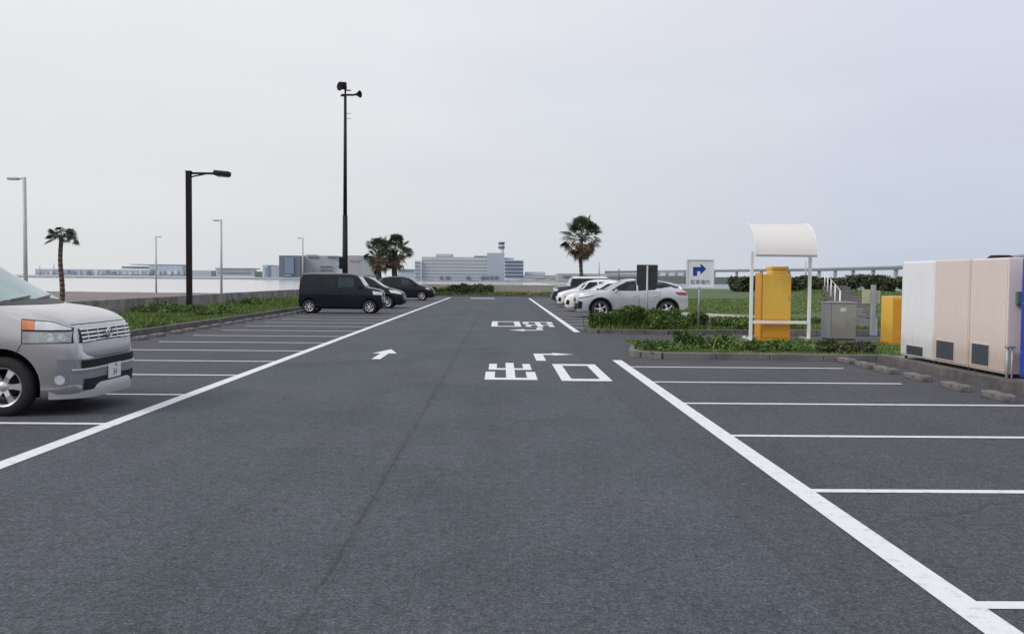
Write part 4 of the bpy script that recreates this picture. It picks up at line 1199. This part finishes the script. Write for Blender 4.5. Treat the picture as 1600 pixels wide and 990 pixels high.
    # wheels
    def wheel_set():
        R_ = rw_; wd = .2
        rr = R_ * spec.get('rimf', .68)
        prof = [(rr, -wd / 2), (rr + .02, -wd / 2 - .004), (R_ - .03, -wd / 2), (R_ - .008, -wd / 2 + .02), (R_, -wd / 2 + .05), (R_, wd / 2 - .05), (R_ - .008, wd / 2 - .02), (R_ - .03, wd / 2), (rr + .02, wd / 2 + .004), (rr, wd / 2)]
        q = Matrix.Rotation(R(90), 4, 'X')      # axis along y; +local z -> -y
        mb = MB(); mb.lathe([(.001, -.06), (rr * .62, -.06), (rr * .62, -.02), (.001, -.02)], 28, q); hub = mb.build('wheel', 'rimd')
        mb = MB(); mb.lathe(prof, 40, q, True).build('tyre', 'tyre', hub)
        mb = MB(); mb.lathe([(rr + .002, -wd / 2 + .0), (rr - .004, -wd / 2 + .01), (rr - .022, -.02), (rr - .022, wd / 2 - .03), (rr - .018, wd / 2 - .012), (rr + .001, wd / 2 + .001)], 40, q)
        ns = spec.get('spokes', 6)
        for k in range(ns):
            a = 2 * math.pi * k / ns
            b3 = bmesh.new()
            w0, w1 = spec.get('spw', (.034, .05))
            zf = wd / 2 - .012
            co = []
            for (r0, wd_, z_) in ((.03, w0, zf - .018), (rr * .55, w0 * .85, zf - .004), (rr - .012, w1, zf - .012)):
                for sgn in (-1, 1):
                    for dz in (0, -.03): co.append(b3.verts.new((r0, sgn * wd_, z_ + dz)))
            for i in (0, 4):
                A0, A1, A2, A3, B0, B1, B2, B3 = co[i:i + 8]
                for fc in ((A0, B0, B2, A2), (A1, A3, B3, B1), (A0, A1, B1, B0), (A2, B2, B3, A3)): b3.faces.new(fc)
            bmesh.ops.transform(b3, matrix=q @ Matrix.Rotation(a, 4, 'Z'), verts=b3.verts); mb.merge(b3)
        mb.lathe([(.001, wd / 2 - .01), (.04, wd / 2 - .012), (.055, wd / 2 - .03), (.06, wd / 2 - .06)], 20, q)
        mb.build('rim', 'rim', hub)
        return hub
    hub0 = wheel_set(); firstw = True
    for x in wx:
        for s in (1, -1):
            o = hub0 if firstw else copy_tree(hub0)
            firstw = False
            o.parent = root; o.location = (x, -s * (HW - .115), rw_)
            o.rotation_euler = (0, random.uniform(0, 1.2) if spec.get('spin', True) else 0, 0 if s == 1 else math.pi)
    return root

def mirror_(panel_poly): return [(-u, v) for u, v in panel_poly][::-1]
def plate(root, x, z, txt, body_rot=0, front=True, y=0, mat='plate', tilt=0):
    mb = MB(); mb.box((x, y, z), (.012, .33, .165), .003, ry=tilt); pl = mb.build('licence_plate', mat, root)
    rot = Matrix.Rotation(R(90), 4, 'Z') @ Matrix.Rotation(R(90), 4, 'X')
    text(txt, .105, Vector((x + .0075, y, z - .022)), rot, 'plateg', pl)
    text('・ 58', .045, Vector((x + .0075, y, z + .055)), rot, 'plateg', pl)
def mirrors(root, x, y, z, mat, s=(.10, .20, .14)):
    for sd_ in (-1, 1):
        mb = MB(); mb.box((x, sd_ * (y + .10), z), s, .035); mm = mb.build('wing_mirror', mat, root)
        mb = MB(); mb.box((x + .01, sd_ * (y + .0), z - .04), (.05, .09, .035), .01).build('mirror_arm', 'trim', mm)

def door_set(panel, doors, paint, handles, z_h):
    for poly in doors:
        for sd_ in (1, -1):
            cx_ = sum(p_[0] for p_ in poly) / len(poly); cz_ = sum(p_[1] for p_ in poly) / len(poly)
            big = [(cx_ + (u - cx_) * 1.0 + (.007 if u > cx_ else -.007), v + (.006 if v > cz_ else -.006)) for u, v in poly]
            panel('door_seal', big, 'side', 'trim', .0015, sides=(sd_,), grid=.12)
            d_ = panel('door', poly, 'side', paint, .004, sides=(sd_,), grid=.12)[0]
            # handle near the rear upper corner
            hx = handles[doors.index(poly)]
            panel('handle', [(hx, z_h), (hx + .16, z_h), (hx + .16, z_h + .03), (hx, z_h + .03)], 'side', 'chrome' if paint in ('silver',) else paint, .02, parent=d_, sides=(sd_,), thick=.012)

# ---- silver minivan at the left edge
def ex_minivan(panel, root, sp_, bvh, body):
    L = sp_['L']
    both = (1, -1)
    # windscreen with black border
    ws = [(-.735, 1.20), (.735, 1.20), (.615, 1.74), (-.615, 1.74)]
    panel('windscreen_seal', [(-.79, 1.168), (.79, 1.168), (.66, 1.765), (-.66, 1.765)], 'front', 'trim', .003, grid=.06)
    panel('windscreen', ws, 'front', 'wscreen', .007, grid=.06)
    for sd_ in both:
        mb = MB(); pr = None
        for k in range(13):
            t = k / 12; z = 1.17 + .60 * t; y = (.805 - .125 * t) * sd_
            hit = bvh.ray_cast(Vector((L, y, z)), Vector((-1, 0, 0)))[0]
            if hit is None: continue
            hit = hit + Vector((.004, sd_ * .006, .004))
            if pr is not None: mb.tube(pr, hit, .011, .011, 6)
            pr = hit
        mb.build('pillar_trim', 'trim', root)
    for a_ in ((-.45, .05), (.1, .6)):
        y0, y1 = a_
        panel('wiper', [(y0, 1.20), (y1, 1.235), (y1, 1.248), (y0, 1.216)], 'front', 'trim', .02)
    for poly in ([(1.48, 1.20), (2.02, 1.20), (2.02, 1.66), (1.82, 1.66)], [(2.10, 1.20), (2.98, 1.20), (2.98, 1.68), (2.10, 1.68)], [(3.06, 1.20), (3.8, 1.20), (3.8, 1.68), (3.06, 1.68)], [(3.88, 1.22), (4.4, 1.22), (4.3, 1.68), (3.88, 1.68)]):
        panel('side_window', poly, 'side', 'glass', .008, sides=both, grid=.1)
    panel('quarter_window', [(1.10, 1.19), (1.41, 1.19), (1.41, 1.38)], 'side', 'glass', .008, sides=both, grid=.1)
    door_set(panel, [[(1.30, .36), (2.55, .36), (2.55, 1.14), (1.30, 1.14)], [(2.60, .36), (3.20, .36), (3.70, .85), (3.70, 1.14), (2.60, 1.14)]], 'silver', [2.3, 2.7], .95)
    # bonnet shut line
    panel('bonnet_gap', [(-.70, .965), (.70, .965), (.70, .972), (-.70, .972)], 'front', 'trim', .003)
    # headlights wrap round the corner
    sideP = [(.335, .775), (.72, .775), (.72, 1.045), (.335, 1.015)]
    for sd_ in both:
        hl = panel('headlight', [(.10, .775), (.60, .770), (.60, 1.035), (.30, 1.005), (.12, .935)], 'side', 'trim', .004, sides=(sd_,), grid=.03)[0]
        panel('indicator', [(.465, .920), (.590, .920), (.590, 1.022), (.465, 1.011)], 'side', 'amber', .009, parent=hl, sides=(sd_,), grid=.03)
        panel('upper_lens', [(.13, .915), (.462, .918), (.462, 1.010), (.30, .995), (.14, .935)], 'side', 'lensw', .009, parent=hl, sides=(sd_,), grid=.03)
        panel('lower_lens', [(.12, .785), (.585, .780), (.585, .900), (.12, .895)], 'side', 'lens', .009, parent=hl, sides=(sd_,), grid=.03)
        for cs, rr_ in ((.19, .040), (.31, .043)):
            panel('reflector', [(cs + rr_ * 1.1 * math.cos(k * math.pi / 7), .84 + rr_ * math.sin(k * math.pi / 7)) for k in range(14)], 'side', 'reflect', .012, parent=hl, sides=(sd_,), grid=.03)
    # grille, chrome bars
    gp_ = panel('grille', [(-.66, .772), (.66, .772), (.63, .925), (-.63, .925)], 'front', 'trim', .004, grid=.03)[0]
    for z in (.790, .832, .874, .914):
        panel('grille_bar', [(-.64, z - .009), (.64, z - .009), (.64, z + .009), (-.64, z + .009)], 'front', 'chrome', .018, parent=gp_, thick=.008, grid=.03)
    for y in (-.5, -.25, .25, .5):
        panel('grille_post', [(y - .008, .78), (y + .008, .78), (y + .008, .92), (y - .008, .92)], 'front', 'chrome', .020, parent=gp_)
    zc_ = .852; hit, _, _, _ = bvh.ray_cast(Vector((L, 0, zc_)), Vector((-1, 0, 0))); xb = hit.x + .03
    mb = MB(); mb.lathe([(.055, 0), (.061, .012), (.055, .02), (.047, .012)], 24, Matrix.Translation((xb, 0, zc_)) @ Matrix.Rotation(R(90), 4, 'Y') @ Matrix.Scale(1.4, 4, (0, 1, 0)), True)
    mb.tube((xb + .01, -.045, zc_ + .015), (xb + .01, .045, zc_ + .015), .008, .008, 6); mb.tube((xb + .01, 0, zc_ - .045), (xb + .01, 0, zc_ + .045), .008, .008, 6)
    mb.build('badge', 'chrome', gp_)
    # bumper lips wrapped round the nose
    def band(name, prof, mat, a1, parent=None, cz=None, cx=.75, soft=False):
        """prof: (outward offset, z) closed outline swept round the nose"""
        N = 72; C = Vector((L / 2 - cx, 0, 0)); rings = []
        zm = sum(z for _, z in prof) / len(prof)
        def dist(a, z):
            d = Vector((math.cos(a), math.sin(a), 0)); hit = bvh.ray_cast(C + Vector((0, 0, max(.30, z))) + d * 3, -d)[0]
            return (hit.xy - C.xy).length
        an = [-a1 + 2 * a1 * i / N for i in range(N + 1)]
        cols = [[dist(a, zm if soft else z) for a in an] for _, z in prof]
        for _ in range(90 if soft else 6):
            cols = [[c[0]] + [(c[i - 1] + 2 * c[i] + c[i + 1]) / 4 for i in range(1, N)] + [c[-1]] for c in cols]
        for i, a in enumerate(an):
            d = Vector((math.cos(a), math.sin(a), 0))
            fade = min(1, (min(i, N - i)) / 16) if soft else 1; fade = fade * fade * (3 - 2 * fade)
            rings.append([C + d * (cols[k][i] + ((off * fade - (1 - fade) * .012) if off > 0 else off)) + Vector((0, 0, z)) for k, (off, z) in enumerate(prof)])
        vs = [v for r_ in rings for v in r_]; m = len(prof); fs = []
        for i in range(N):
            for k in range(m): fs.append((i * m + k, i * m + (k + 1) % m, (i + 1) * m + (k + 1) % m, (i + 1) * m + k))
        o = raw(name, vs, fs, mat, parent or root, smooth=True); o.data.set_sharp_from_angle(angle=R(50)); return o
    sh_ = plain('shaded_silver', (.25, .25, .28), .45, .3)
    A1 = R(66)
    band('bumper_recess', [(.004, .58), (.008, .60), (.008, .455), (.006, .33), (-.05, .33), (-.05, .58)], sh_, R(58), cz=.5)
    band('upper_intake', [(.012, .505), (.014, .585), (-.03, .585), (-.03, .505)], 'under', R(44), cz=.55)
    band('chrome_strip', [(.020, .478), (.024, .487), (.020, .496), (-.02, .496), (-.02, .478)], 'chrome', R(50), cz=.5)
    band('lower_intake', [(.014, .265), (.014, .385), (-.03, .385), (-.03, .265)], 'under', R(42), cz=.4)
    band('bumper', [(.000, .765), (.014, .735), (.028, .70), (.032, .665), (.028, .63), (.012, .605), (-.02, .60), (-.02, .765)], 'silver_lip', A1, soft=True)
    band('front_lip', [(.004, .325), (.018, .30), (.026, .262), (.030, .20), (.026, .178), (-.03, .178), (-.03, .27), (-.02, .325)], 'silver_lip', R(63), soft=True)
    for sd_ in both:
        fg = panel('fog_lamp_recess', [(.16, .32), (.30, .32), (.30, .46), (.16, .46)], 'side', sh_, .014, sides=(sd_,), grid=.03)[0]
        panel('fog_lamp', [(.225 + .048 * math.cos(a), .39 + .052 * math.sin(a)) for a in [k * math.pi / 6 for k in range(12)]], 'side', 'lensw', .022, parent=fg, sides=(sd_,), grid=.03)
    panel('bumper_gap', [(.60, .762), (.66, .66), (.668, .66), (.608, .764)], 'side', 'trim', .003, sides=both)
    plate(root, L / 2 + .022, .425, '54', tilt=R(0))
    mirrors(root, L / 2 - 1.5, .84, 1.15, 'silver', (.14, .2, .2))
    panel('rear_window', [(-.62, 1.15), (.62, 1.15), (.56, 1.65), (-.56, 1.65)], 'rear', 'glass', .006)
    panel('tail_light', [(.66, .9), (.80, .9), (.74, 1.6), (.66, 1.6)], 'rear', 'redlens', .006, sides=both)
minivan = make_car(dict(name='minivan', label='silver minivan with orange indicators, cut off by the left edge of the picture',
    L=4.51, W=1.695, paint='silver', fw=.815, rw=3.62, wr=.315, rimf=.66, spokes=6, spw=(.030, .042), spin=False, arch=.075,
    top=[(0, .60), (.012, .67), (.04, .715), (.065, .76), (.08, .86), (.105, .935), (.15, .99), (.26, 1.05), (.48, 1.115), (.86, 1.165), (.92, 1.19), (1.36, 1.46), (1.81, 1.735), (2.0, 1.80), (2.45, 1.845), (3.5, 1.85), (4.15, 1.82), (4.3, 1.76), (4.43, 1.2), (4.51, .8)],
    belt=[(0, .9), (.86, 1.10), (1.15, 1.14), (4.51, 1.17)],
    plan=[(0, .60), (.012, .71), (.04, .79), (.09, .865), (.17, .925), (.29, .965), (.5, .99), (.86, 1.0), (3.7, 1.0), (4.3, .97), (4.51, .9)],
    roofw=[(0, .9), (.86, .93), (1.86, .76), (4.51, .77)],
    bot=[(0, .25), (.1, .20), (.4, .17), (1.4, .2), (3.2, .2), (4.1, .22), (4.51, .3)], crown=.03, extra=ex_minivan))
minivan.location = (-4.43 - 4.51 / 2, 10.62, 0)

# ---- generic small-car details driven by a few numbers
def ex_generic(cfg):
    def f(panel, root, sp_, bvh, body):
        both = (1, -1); L = sp_['L']
        panel('windscreen_seal', [(u * 1.04, v + (.02 if v > cfg['ws'][0][1] + .1 else -.015)) for u, v in cfg['ws']], 'front', cfg.get('seal', 'trim'), .003, grid=.08)
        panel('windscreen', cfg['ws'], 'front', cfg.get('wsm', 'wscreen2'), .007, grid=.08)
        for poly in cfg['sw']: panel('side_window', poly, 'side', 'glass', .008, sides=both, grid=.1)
        for poly in cfg.get('light_sw', []): panel('side_window', poly, 'side', 'dimglass', .011, sides=both, grid=.1)
        door_set(panel, cfg['doors'], sp_['paint'], cfg['handles'], cfg['zh'])
        for poly in cfg['hl']: panel('headlight', poly, 'side', 'lensw', .008, sides=both, grid=.04)
        for poly in cfg.get('hlf', []):
            panel('headlight', poly, 'front', 'lensw', .008, sides=both, grid=.04)
        for nm, poly, mt in cfg.get('front', []): panel(nm, poly, 'front', mt, .006, grid=.08)
        for nm, poly, mt in cfg.get('side', []): panel(nm, poly, 'side', mt, .009, sides=both, grid=.06)
        if 'roof_black' in cfg: panel('roof_panel', cfg['roof_black'], 'top', cfg.get('roof_mat', 'trim'), .006, grid=.1)
        for poly in cfg['tl']: panel('tail_light', poly, 'side', 'redlens', .008, sides=both, grid=.04)
        panel('rear_window', cfg['rwin'], 'rear', 'glass', .006)
        plate(root, L / 2 + .012, cfg['pz'], cfg['pt'], mat='plate')
        mirrors(root, L / 2 - cfg['mx'], sp_['W'] / 2 - .06, cfg['mz'], cfg.get('mm', sp_['paint']))
    return f

# ---- black box-shaped kei van
kei = make_car(dict(name='black_box_van', label='boxy black kei van with white headlights parked nearest on the left row', L=3.42, W=1.475, paint='navy',
    fw=.52, rw=2.98, wr=.285, rimf=.62, spokes=7, spw=(.02, .03), arch=.05,
    top=[(0, .55), (.02, .62), (.05, .85), (.10, .96), (.35, 1.03), (.62, 1.08), (.70, 1.12), (.98, 1.52), (1.1, 1.60), (1.4, 1.635), (2.9, 1.64), (3.28, 1.62), (3.35, 1.55), (3.40, 1.1), (3.42, .7)],
    belt=[(0, .9), (.7, 1.02), (3.42, 1.05)],
    plan=[(0, .68), (.02, .80), (.08, .89), (.2, .95), (.45, .985), (1, 1), (3.1, 1), (3.36, .96), (3.42, .9)],
    roofw=[(0, .9), (.7, .93), (1.1, .84), (3.42, .85)], bot=[(0, .24), (.2, .19), (3.0, .2), (3.42, .28)], crown=.025,
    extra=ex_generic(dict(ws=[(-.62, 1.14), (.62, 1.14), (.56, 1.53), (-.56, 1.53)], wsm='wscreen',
        sw=[[(.95, 1.09), (1.02, 1.09), (1.10, 1.48), (1.06, 1.48)], [(1.90, 1.08), (2.45, 1.08), (2.45, 1.5), (1.90, 1.5)], [(2.52, 1.1), (3.2, 1.1), (3.14, 1.5), (2.52, 1.5)]],
        light_sw=[[(1.12, 1.08), (1.80, 1.08), (1.80, 1.50), (1.18, 1.50)]],
        doors=[[(.98, .33), (1.86, .33), (1.86, 1.03), (.93, 1.03)], [(1.90, .33), (2.70, .33), (2.70, 1.03), (1.90, 1.03)]], handles=[1.66, 1.95], zh=.92,
        hl=[[(.05, .78), (.36, .80), (.40, .94), (.10, .90)]], hlf=[[(.40, .78), (.64, .78), (.64, .9), (.42, .88)]],
        front=[('grille', [(-.38, .70), (.38, .70), (.38, .86), (-.38, .86)], 'trim'), ('lower_intake', [(-.5, .28), (.5, .28), (.5, .45), (-.5, .45)], 'under')],
        tl=[[(3.385, .95), (3.41, .95), (3.39, 1.2), (3.37, 1.2)]], rwin=[(-.55, 1.05), (.55, 1.05), (.52, 1.5), (-.52, 1.5)], pz=.55, pt='26', mx=.92, mz=1.12, mm='navy'))))
kei.location = (-4.86 - 1.71, 38.72, 0)

hatch_cfg = dict(ws=[(-.64, 1.0), (.64, 1.0), (.55, 1.42), (-.55, 1.42)],
        sw=[[(1.15, 1.0), (1.28, 1.0), (1.6, 1.36), (1.5, 1.34)], [(1.38, .99), (2.15, .99), (2.15, 1.42), (1.72, 1.40)], [(2.24, 1.0), (2.95, 1.0), (2.9, 1.40), (2.24, 1.43)], [(3.02, 1.06), (3.4, 1.10), (3.2, 1.36), (3.02, 1.38)]],
        doors=[[(1.30, .30), (2.17, .30), (2.17, .95), (1.22, .95)], [(2.21, .30), (3.02, .30), (3.02, .95), (2.21, .95)]], handles=[1.97, 2.8], zh=.86,
        hl=[[(.10, .66), (.62, .74), (.72, .86), (.40, .84), (.16, .76)]],
        front=[('grille', [(-.5, .60), (.5, .60), (.46, .72), (-.46, .72)], 'trim'), ('lower_intake', [(-.55, .25), (.55, .25), (.5, .42), (-.5, .42)], 'under')],
        side=[('fog_lamp_recess', [(.05, .34), (.20, .32), (.22, .52), (.10, .56)], 'under')],
        tl=[[(3.72, .85), (3.9, .85), (3.84, 1.1), (3.68, 1.1)]], rwin=[(-.55, 1.05), (.55, 1.05), (.5, 1.38), (-.5, 1.38)], pz=.5, pt='71', mx=1.28, mz=1.02)
def hatch_spec(**kw):
    d = dict(L=3.95, W=1.69, fw=.80, rw=3.30, wr=.30, rimf=.66, spokes=8, spw=(.018, .022), arch=.05,
        top=[(0, .50), (.02, .58), (.06, .68), (.15, .76), (.45, .87), (.85, .97), (1.0, 1.02), (1.5, 1.34), (1.8, 1.46), (2.2, 1.52), (2.8, 1.515), (3.3, 1.46), (3.55, 1.38), (3.82, 1.0), (3.95, .75)],
        belt=[(0, .75), (1.0, .93), (3.95, 1.0)],
        plan=[(0, .62), (.02, .72), (.1, .84), (.25, .92), (.5, .975), (1, 1), (3.2, 1), (3.7, .95), (3.95, .82)],
        roofw=[(0, .88), (1, .90), (1.8, .74), (3.95, .72)], bot=[(0, .22), (.2, .17), (3.3, .18), (3.95, .3)], crown=.03)
    d.update(kw); return d
c1 = make_car(hatch_spec(name='black_hatchback', label='black hatchback with bright windscreen and headlights half hidden behind the boxy black van', paint='cblack', extra=ex_generic(dict(hatch_cfg, seal='wscreen2'))))
c1.location = (-4.72 - 1.97, 45.78, 0); c1.scale = (1, 1, 1.04)
c2 = make_car(hatch_spec(name='dark_hatchback', label='charcoal hatchback with silver wheels, farthest car of the left row', paint='dgrey', extra=ex_generic(dict(hatch_cfg, light_sw=[[(1.50, 1.0), (2.14, 1.0), (2.14, 1.40), (1.78, 1.38)]], wsm='glass',
        hl=[[(.20, .68), (.52, .75), (.58, .82), (.36, .80)]]))))
c2.location = (-4.45 - 1.97, 62.2, 0); c2.scale = (1, 1, 1.03)

def arch_ring(cx, cz, r0, r1, n=22):
    a = [R(-8) + R(196) * k / n for k in range(n + 1)]
    return [(cx + r1 * math.cos(t), cz + r1 * math.sin(t)) for t in a] + [(cx + r0 * math.cos(t), cz + r0 * math.sin(t)) for t in a[::-1]]
# ---- silver crossover coupe
xo = make_car(dict(name='silver_crossover', label='silver crossover with flared wheel arches and red tail light behind the weed island', L=4.40, W=1.795, paint='silver2',
    fw=.95, rw=3.57, wr=.345, rimf=.70, spokes=5, spw=(.04, .03), arch=.07,
    top=[(0, .60), (.015, .76), (.05, .86), (.14, .93), (.5, 1.00), (1.05, 1.06), (1.18, 1.09), (1.62, 1.34), (1.9, 1.46), (2.3, 1.51), (2.9, 1.50), (3.5, 1.44), (3.9, 1.35), (4.08, 1.26), (4.16, 1.12), (4.30, 1.06), (4.37, .95), (4.40, .75)],
    belt=[(0, .85), (1.1, 1.0), (2.6, 1.04), (3.4, 1.10), (4.1, 1.08), (4.4, 1.0)],
    plan=[(0, .60), (.02, .70), (.1, .83), (.3, .93), (.6, .985), (.95, 1.0), (1.5, .965), (2.5, .955), (3.1, .975), (3.6, 1.0), (4.0, .98), (4.3, .93), (4.40, .84)],
    roofw=[(0, .88), (1.1, .88), (2, .70), (3.4, .66), (4.4, .6)], bot=[(0, .26), (.2, .2), (1.4, .24), (3.2, .24), (4.0, .26), (4.4, .42)], crown=.03,
    extra=ex_generic(dict(ws=[(-.66, 1.10), (.66, 1.10), (.54, 1.42), (-.54, 1.42)],
        sw=[[(1.35, 1.06), (2.35, 1.07), (2.35, 1.41), (1.98, 1.40), (1.70, 1.28)], [(2.42, 1.07), (3.05, 1.11), (3.25, 1.22), (3.1, 1.36), (2.42, 1.42)], [(3.2, 1.16), (3.7, 1.24), (3.5, 1.34), (3.2, 1.35)]],
        light_sw=[[(1.95, 1.09), (2.30, 1.09), (2.30, 1.33), (2.08, 1.32)]],
        doors=[[(1.50, .32), (2.42, .32), (2.42, 1.01), (1.35, .98)], [(2.46, .32), (3.15, .36), (3.30, 1.02), (2.46, 1.01)]], handles=[2.2, 3.0], zh=.86,
        hl=[[(.12, .78), (.50, .84), (.74, .92), (.5, .905), (.14, .86)]],
        front=[('grille', [(-.45, .64), (.45, .64), (.6, .73), (-.6, .73)], 'trim'), ('lower_intake', [(-.62, .29), (.62, .29), (.70, .56), (-.70, .56)], 'under')],
        roof_black=[(2.35, -.5), (4.0, -.42), (4.0, .42), (2.35, .5)],
        side=[('roof_edge', [(1.85, 1.41), (2.3, 1.46), (3.0, 1.45), (3.5, 1.39), (4.05, 1.22), (3.9, 1.18), (3.4, 1.36), (2.4, 1.425)], 'trim'), ('side_skirt', [(1.42, .25), (3.1, .25), (3.1, .33), (1.42, .33)], 'trim'), ('arch_cladding', arch_ring(.95, .345, .415, .470), 'trim'), ('arch_cladding', arch_ring(3.57, .345, .415, .470), 'trim'), ('fog_lamp_recess', [(.05, .36), (.22, .34), (.25, .62), (.09, .66)], 'under'), ('headlight_rim', [(.10, .745), (.5, .81), (.8, .91), (.48, .835), (.11, .775)], 'trim')],
        tl=[[(3.98, .92), (4.34, .90), (4.34, 1.02), (3.84, 1.03)]], rwin=[(-.5, 1.14), (.5, 1.14), (.45, 1.3), (-.45, 1.3)], pz=.5, pt='33', mx=1.55, mz=1.06))))
xo.location = (2.93 + 2.2, 36.95, 0); xo.rotation_euler.z = math.pi
# white cars
c3 = make_car(hatch_spec(name='white_hatchback', label='white low car with dark side windows directly behind the silver crossover', paint='cwhite', L=4.3, fw=.88, rw=3.55,
    top=[(0, .48), (.02, .56), (.06, .66), (.15, .73), (.45, .83), (1.0, .95), (1.15, .99), (1.7, 1.27), (2.05, 1.37), (2.45, 1.40), (3.0, 1.36), (3.6, 1.22), (4.1, 1.05), (4.22, .9), (4.3, .7)],
    plan=[(0, .62), (.02, .72), (.1, .84), (.25, .92), (.5, .975), (1, 1), (3.4, 1), (4.0, .95), (4.3, .82)], roofw=[(0, .88), (1, .90), (2.0, .72), (4.3, .70)], bot=[(0, .22), (.2, .17), (3.6, .18), (4.3, .3)],
    extra=ex_generic(dict(hatch_cfg, ws=[(-.64, .98), (.64, .98), (.55, 1.32), (-.55, 1.32)], seal='cwhite',
        sw=[[(1.45, .97), (2.40, .97), (2.40, 1.32), (2.0, 1.30)], [(2.47, .97), (3.2, 1.0), (2.9, 1.30), (2.47, 1.32)]],
        doors=[[(1.36, .30), (2.42, .30), (2.42, .93), (1.30, .93)], [(2.46, .30), (3.3, .30), (3.3, .93), (2.46, .93)]], handles=[2.2, 3.05],
        tl=[[(4.0, .85), (4.2, .85), (4.15, 1.0), (3.95, 1.0)]], rwin=[(-.5, 1.02), (.5, 1.02), (.45, 1.2), (-.45, 1.2)], mx=1.5, mm='trim'))))
c3.location = (2.95 + 2.15, 43.6, 0); c3.rotation_euler.z = math.pi
c4 = make_car(hatch_spec(name='white_compact', label='white compact car between the white low car and the tall blue car', paint='cwhite', extra=ex_generic(dict(hatch_cfg, seal='cwhite', ws=[(-.64, 1.0), (.64, 1.0), (.55, 1.40), (-.55, 1.40)]))))
c4.location = (3.0 + 1.97, 50.3, 0); c4.rotation_euler.z = math.pi; c4.scale = (1, 1, .96)
# tall blue car with white roof
c5 = make_car(dict(name='blue_tall_wagon', label='tall deep-blue car with white roof, farthest of the right row', L=3.40, W=1.475, paint='cblue',
    fw=.55, rw=2.95, wr=.30, rimf=.62, spokes=8, spw=(.018, .022), arch=.05,
    top=[(0, .60), (.02, .70), (.05, .88), (.12, .98), (.5, 1.06), (.85, 1.10), (.92, 1.14), (1.10, 1.50), (1.2, 1.60), (1.5, 1.64), (3.1, 1.64), (3.3, 1.58), (3.37, 1.1), (3.40, .7)],
    belt=[(0, .9), (.9, 1.04), (3.4, 1.06)],
    plan=[(0, .68), (.02, .80), (.08, .89), (.2, .95), (.45, .985), (1, 1), (3.1, 1), (3.34, .96), (3.40, .9)],
    roofw=[(0, .9), (.9, .93), (1.2, .86), (3.4, .87)], bot=[(0, .26), (.2, .22), (3.0, .22), (3.4, .3)], crown=.02,
    extra=ex_generic(dict(ws=[(-.62, 1.15), (.62, 1.15), (.58, 1.54), (-.58, 1.54)], seal='cwhite',
        sw=[[(1.05, 1.10), (1.75, 1.10), (1.75, 1.53), (1.2, 1.53)], [(1.8, 1.10), (2.5, 1.10), (2.5, 1.53), (1.8, 1.53)], [(2.55, 1.10), (3.2, 1.10), (3.18, 1.53), (2.55, 1.53)]],
        doors=[[(1.02, .33), (1.80, .33), (1.80, 1.04), (.98, 1.04)], [(1.84, .33), (2.60, .33), (2.60, 1.04), (1.84, 1.04)]], handles=[1.6, 2.4], zh=.94,
        hl=[[(.05, .78), (.30, .80), (.32, .93), (.10, .91)]],
        front=[('grille', [(-.38, .76), (.38, .76), (.38, .88), (-.38, .88)], 'trim'), ('lower_intake', [(-.5, .3), (.5, .3), (.5, .6), (-.5, .6)], 'under')],
        side=[('roof_panel', [(1.12, 1.545), (3.3, 1.545), (3.26, 1.625), (1.26, 1.625)], 'cwhite')],
        tl=[[(3.30, .8), (3.38, .8), (3.35, 1.05), (3.28, 1.05)]], rwin=[(-.55, 1.1), (.55, 1.1), (.52, 1.5), (-.52, 1.5)], pz=.5, pt='12', roof_black=[(1.02, -.60), (3.32, -.60), (3.32, .60), (1.02, .60)], roof_mat='cwhite', mx=1.0, mz=1.14, mm='cwhite'))))
c5.location = (3.05 + 1.7, 55.6, 0); c5.rotation_euler.z = math.pi
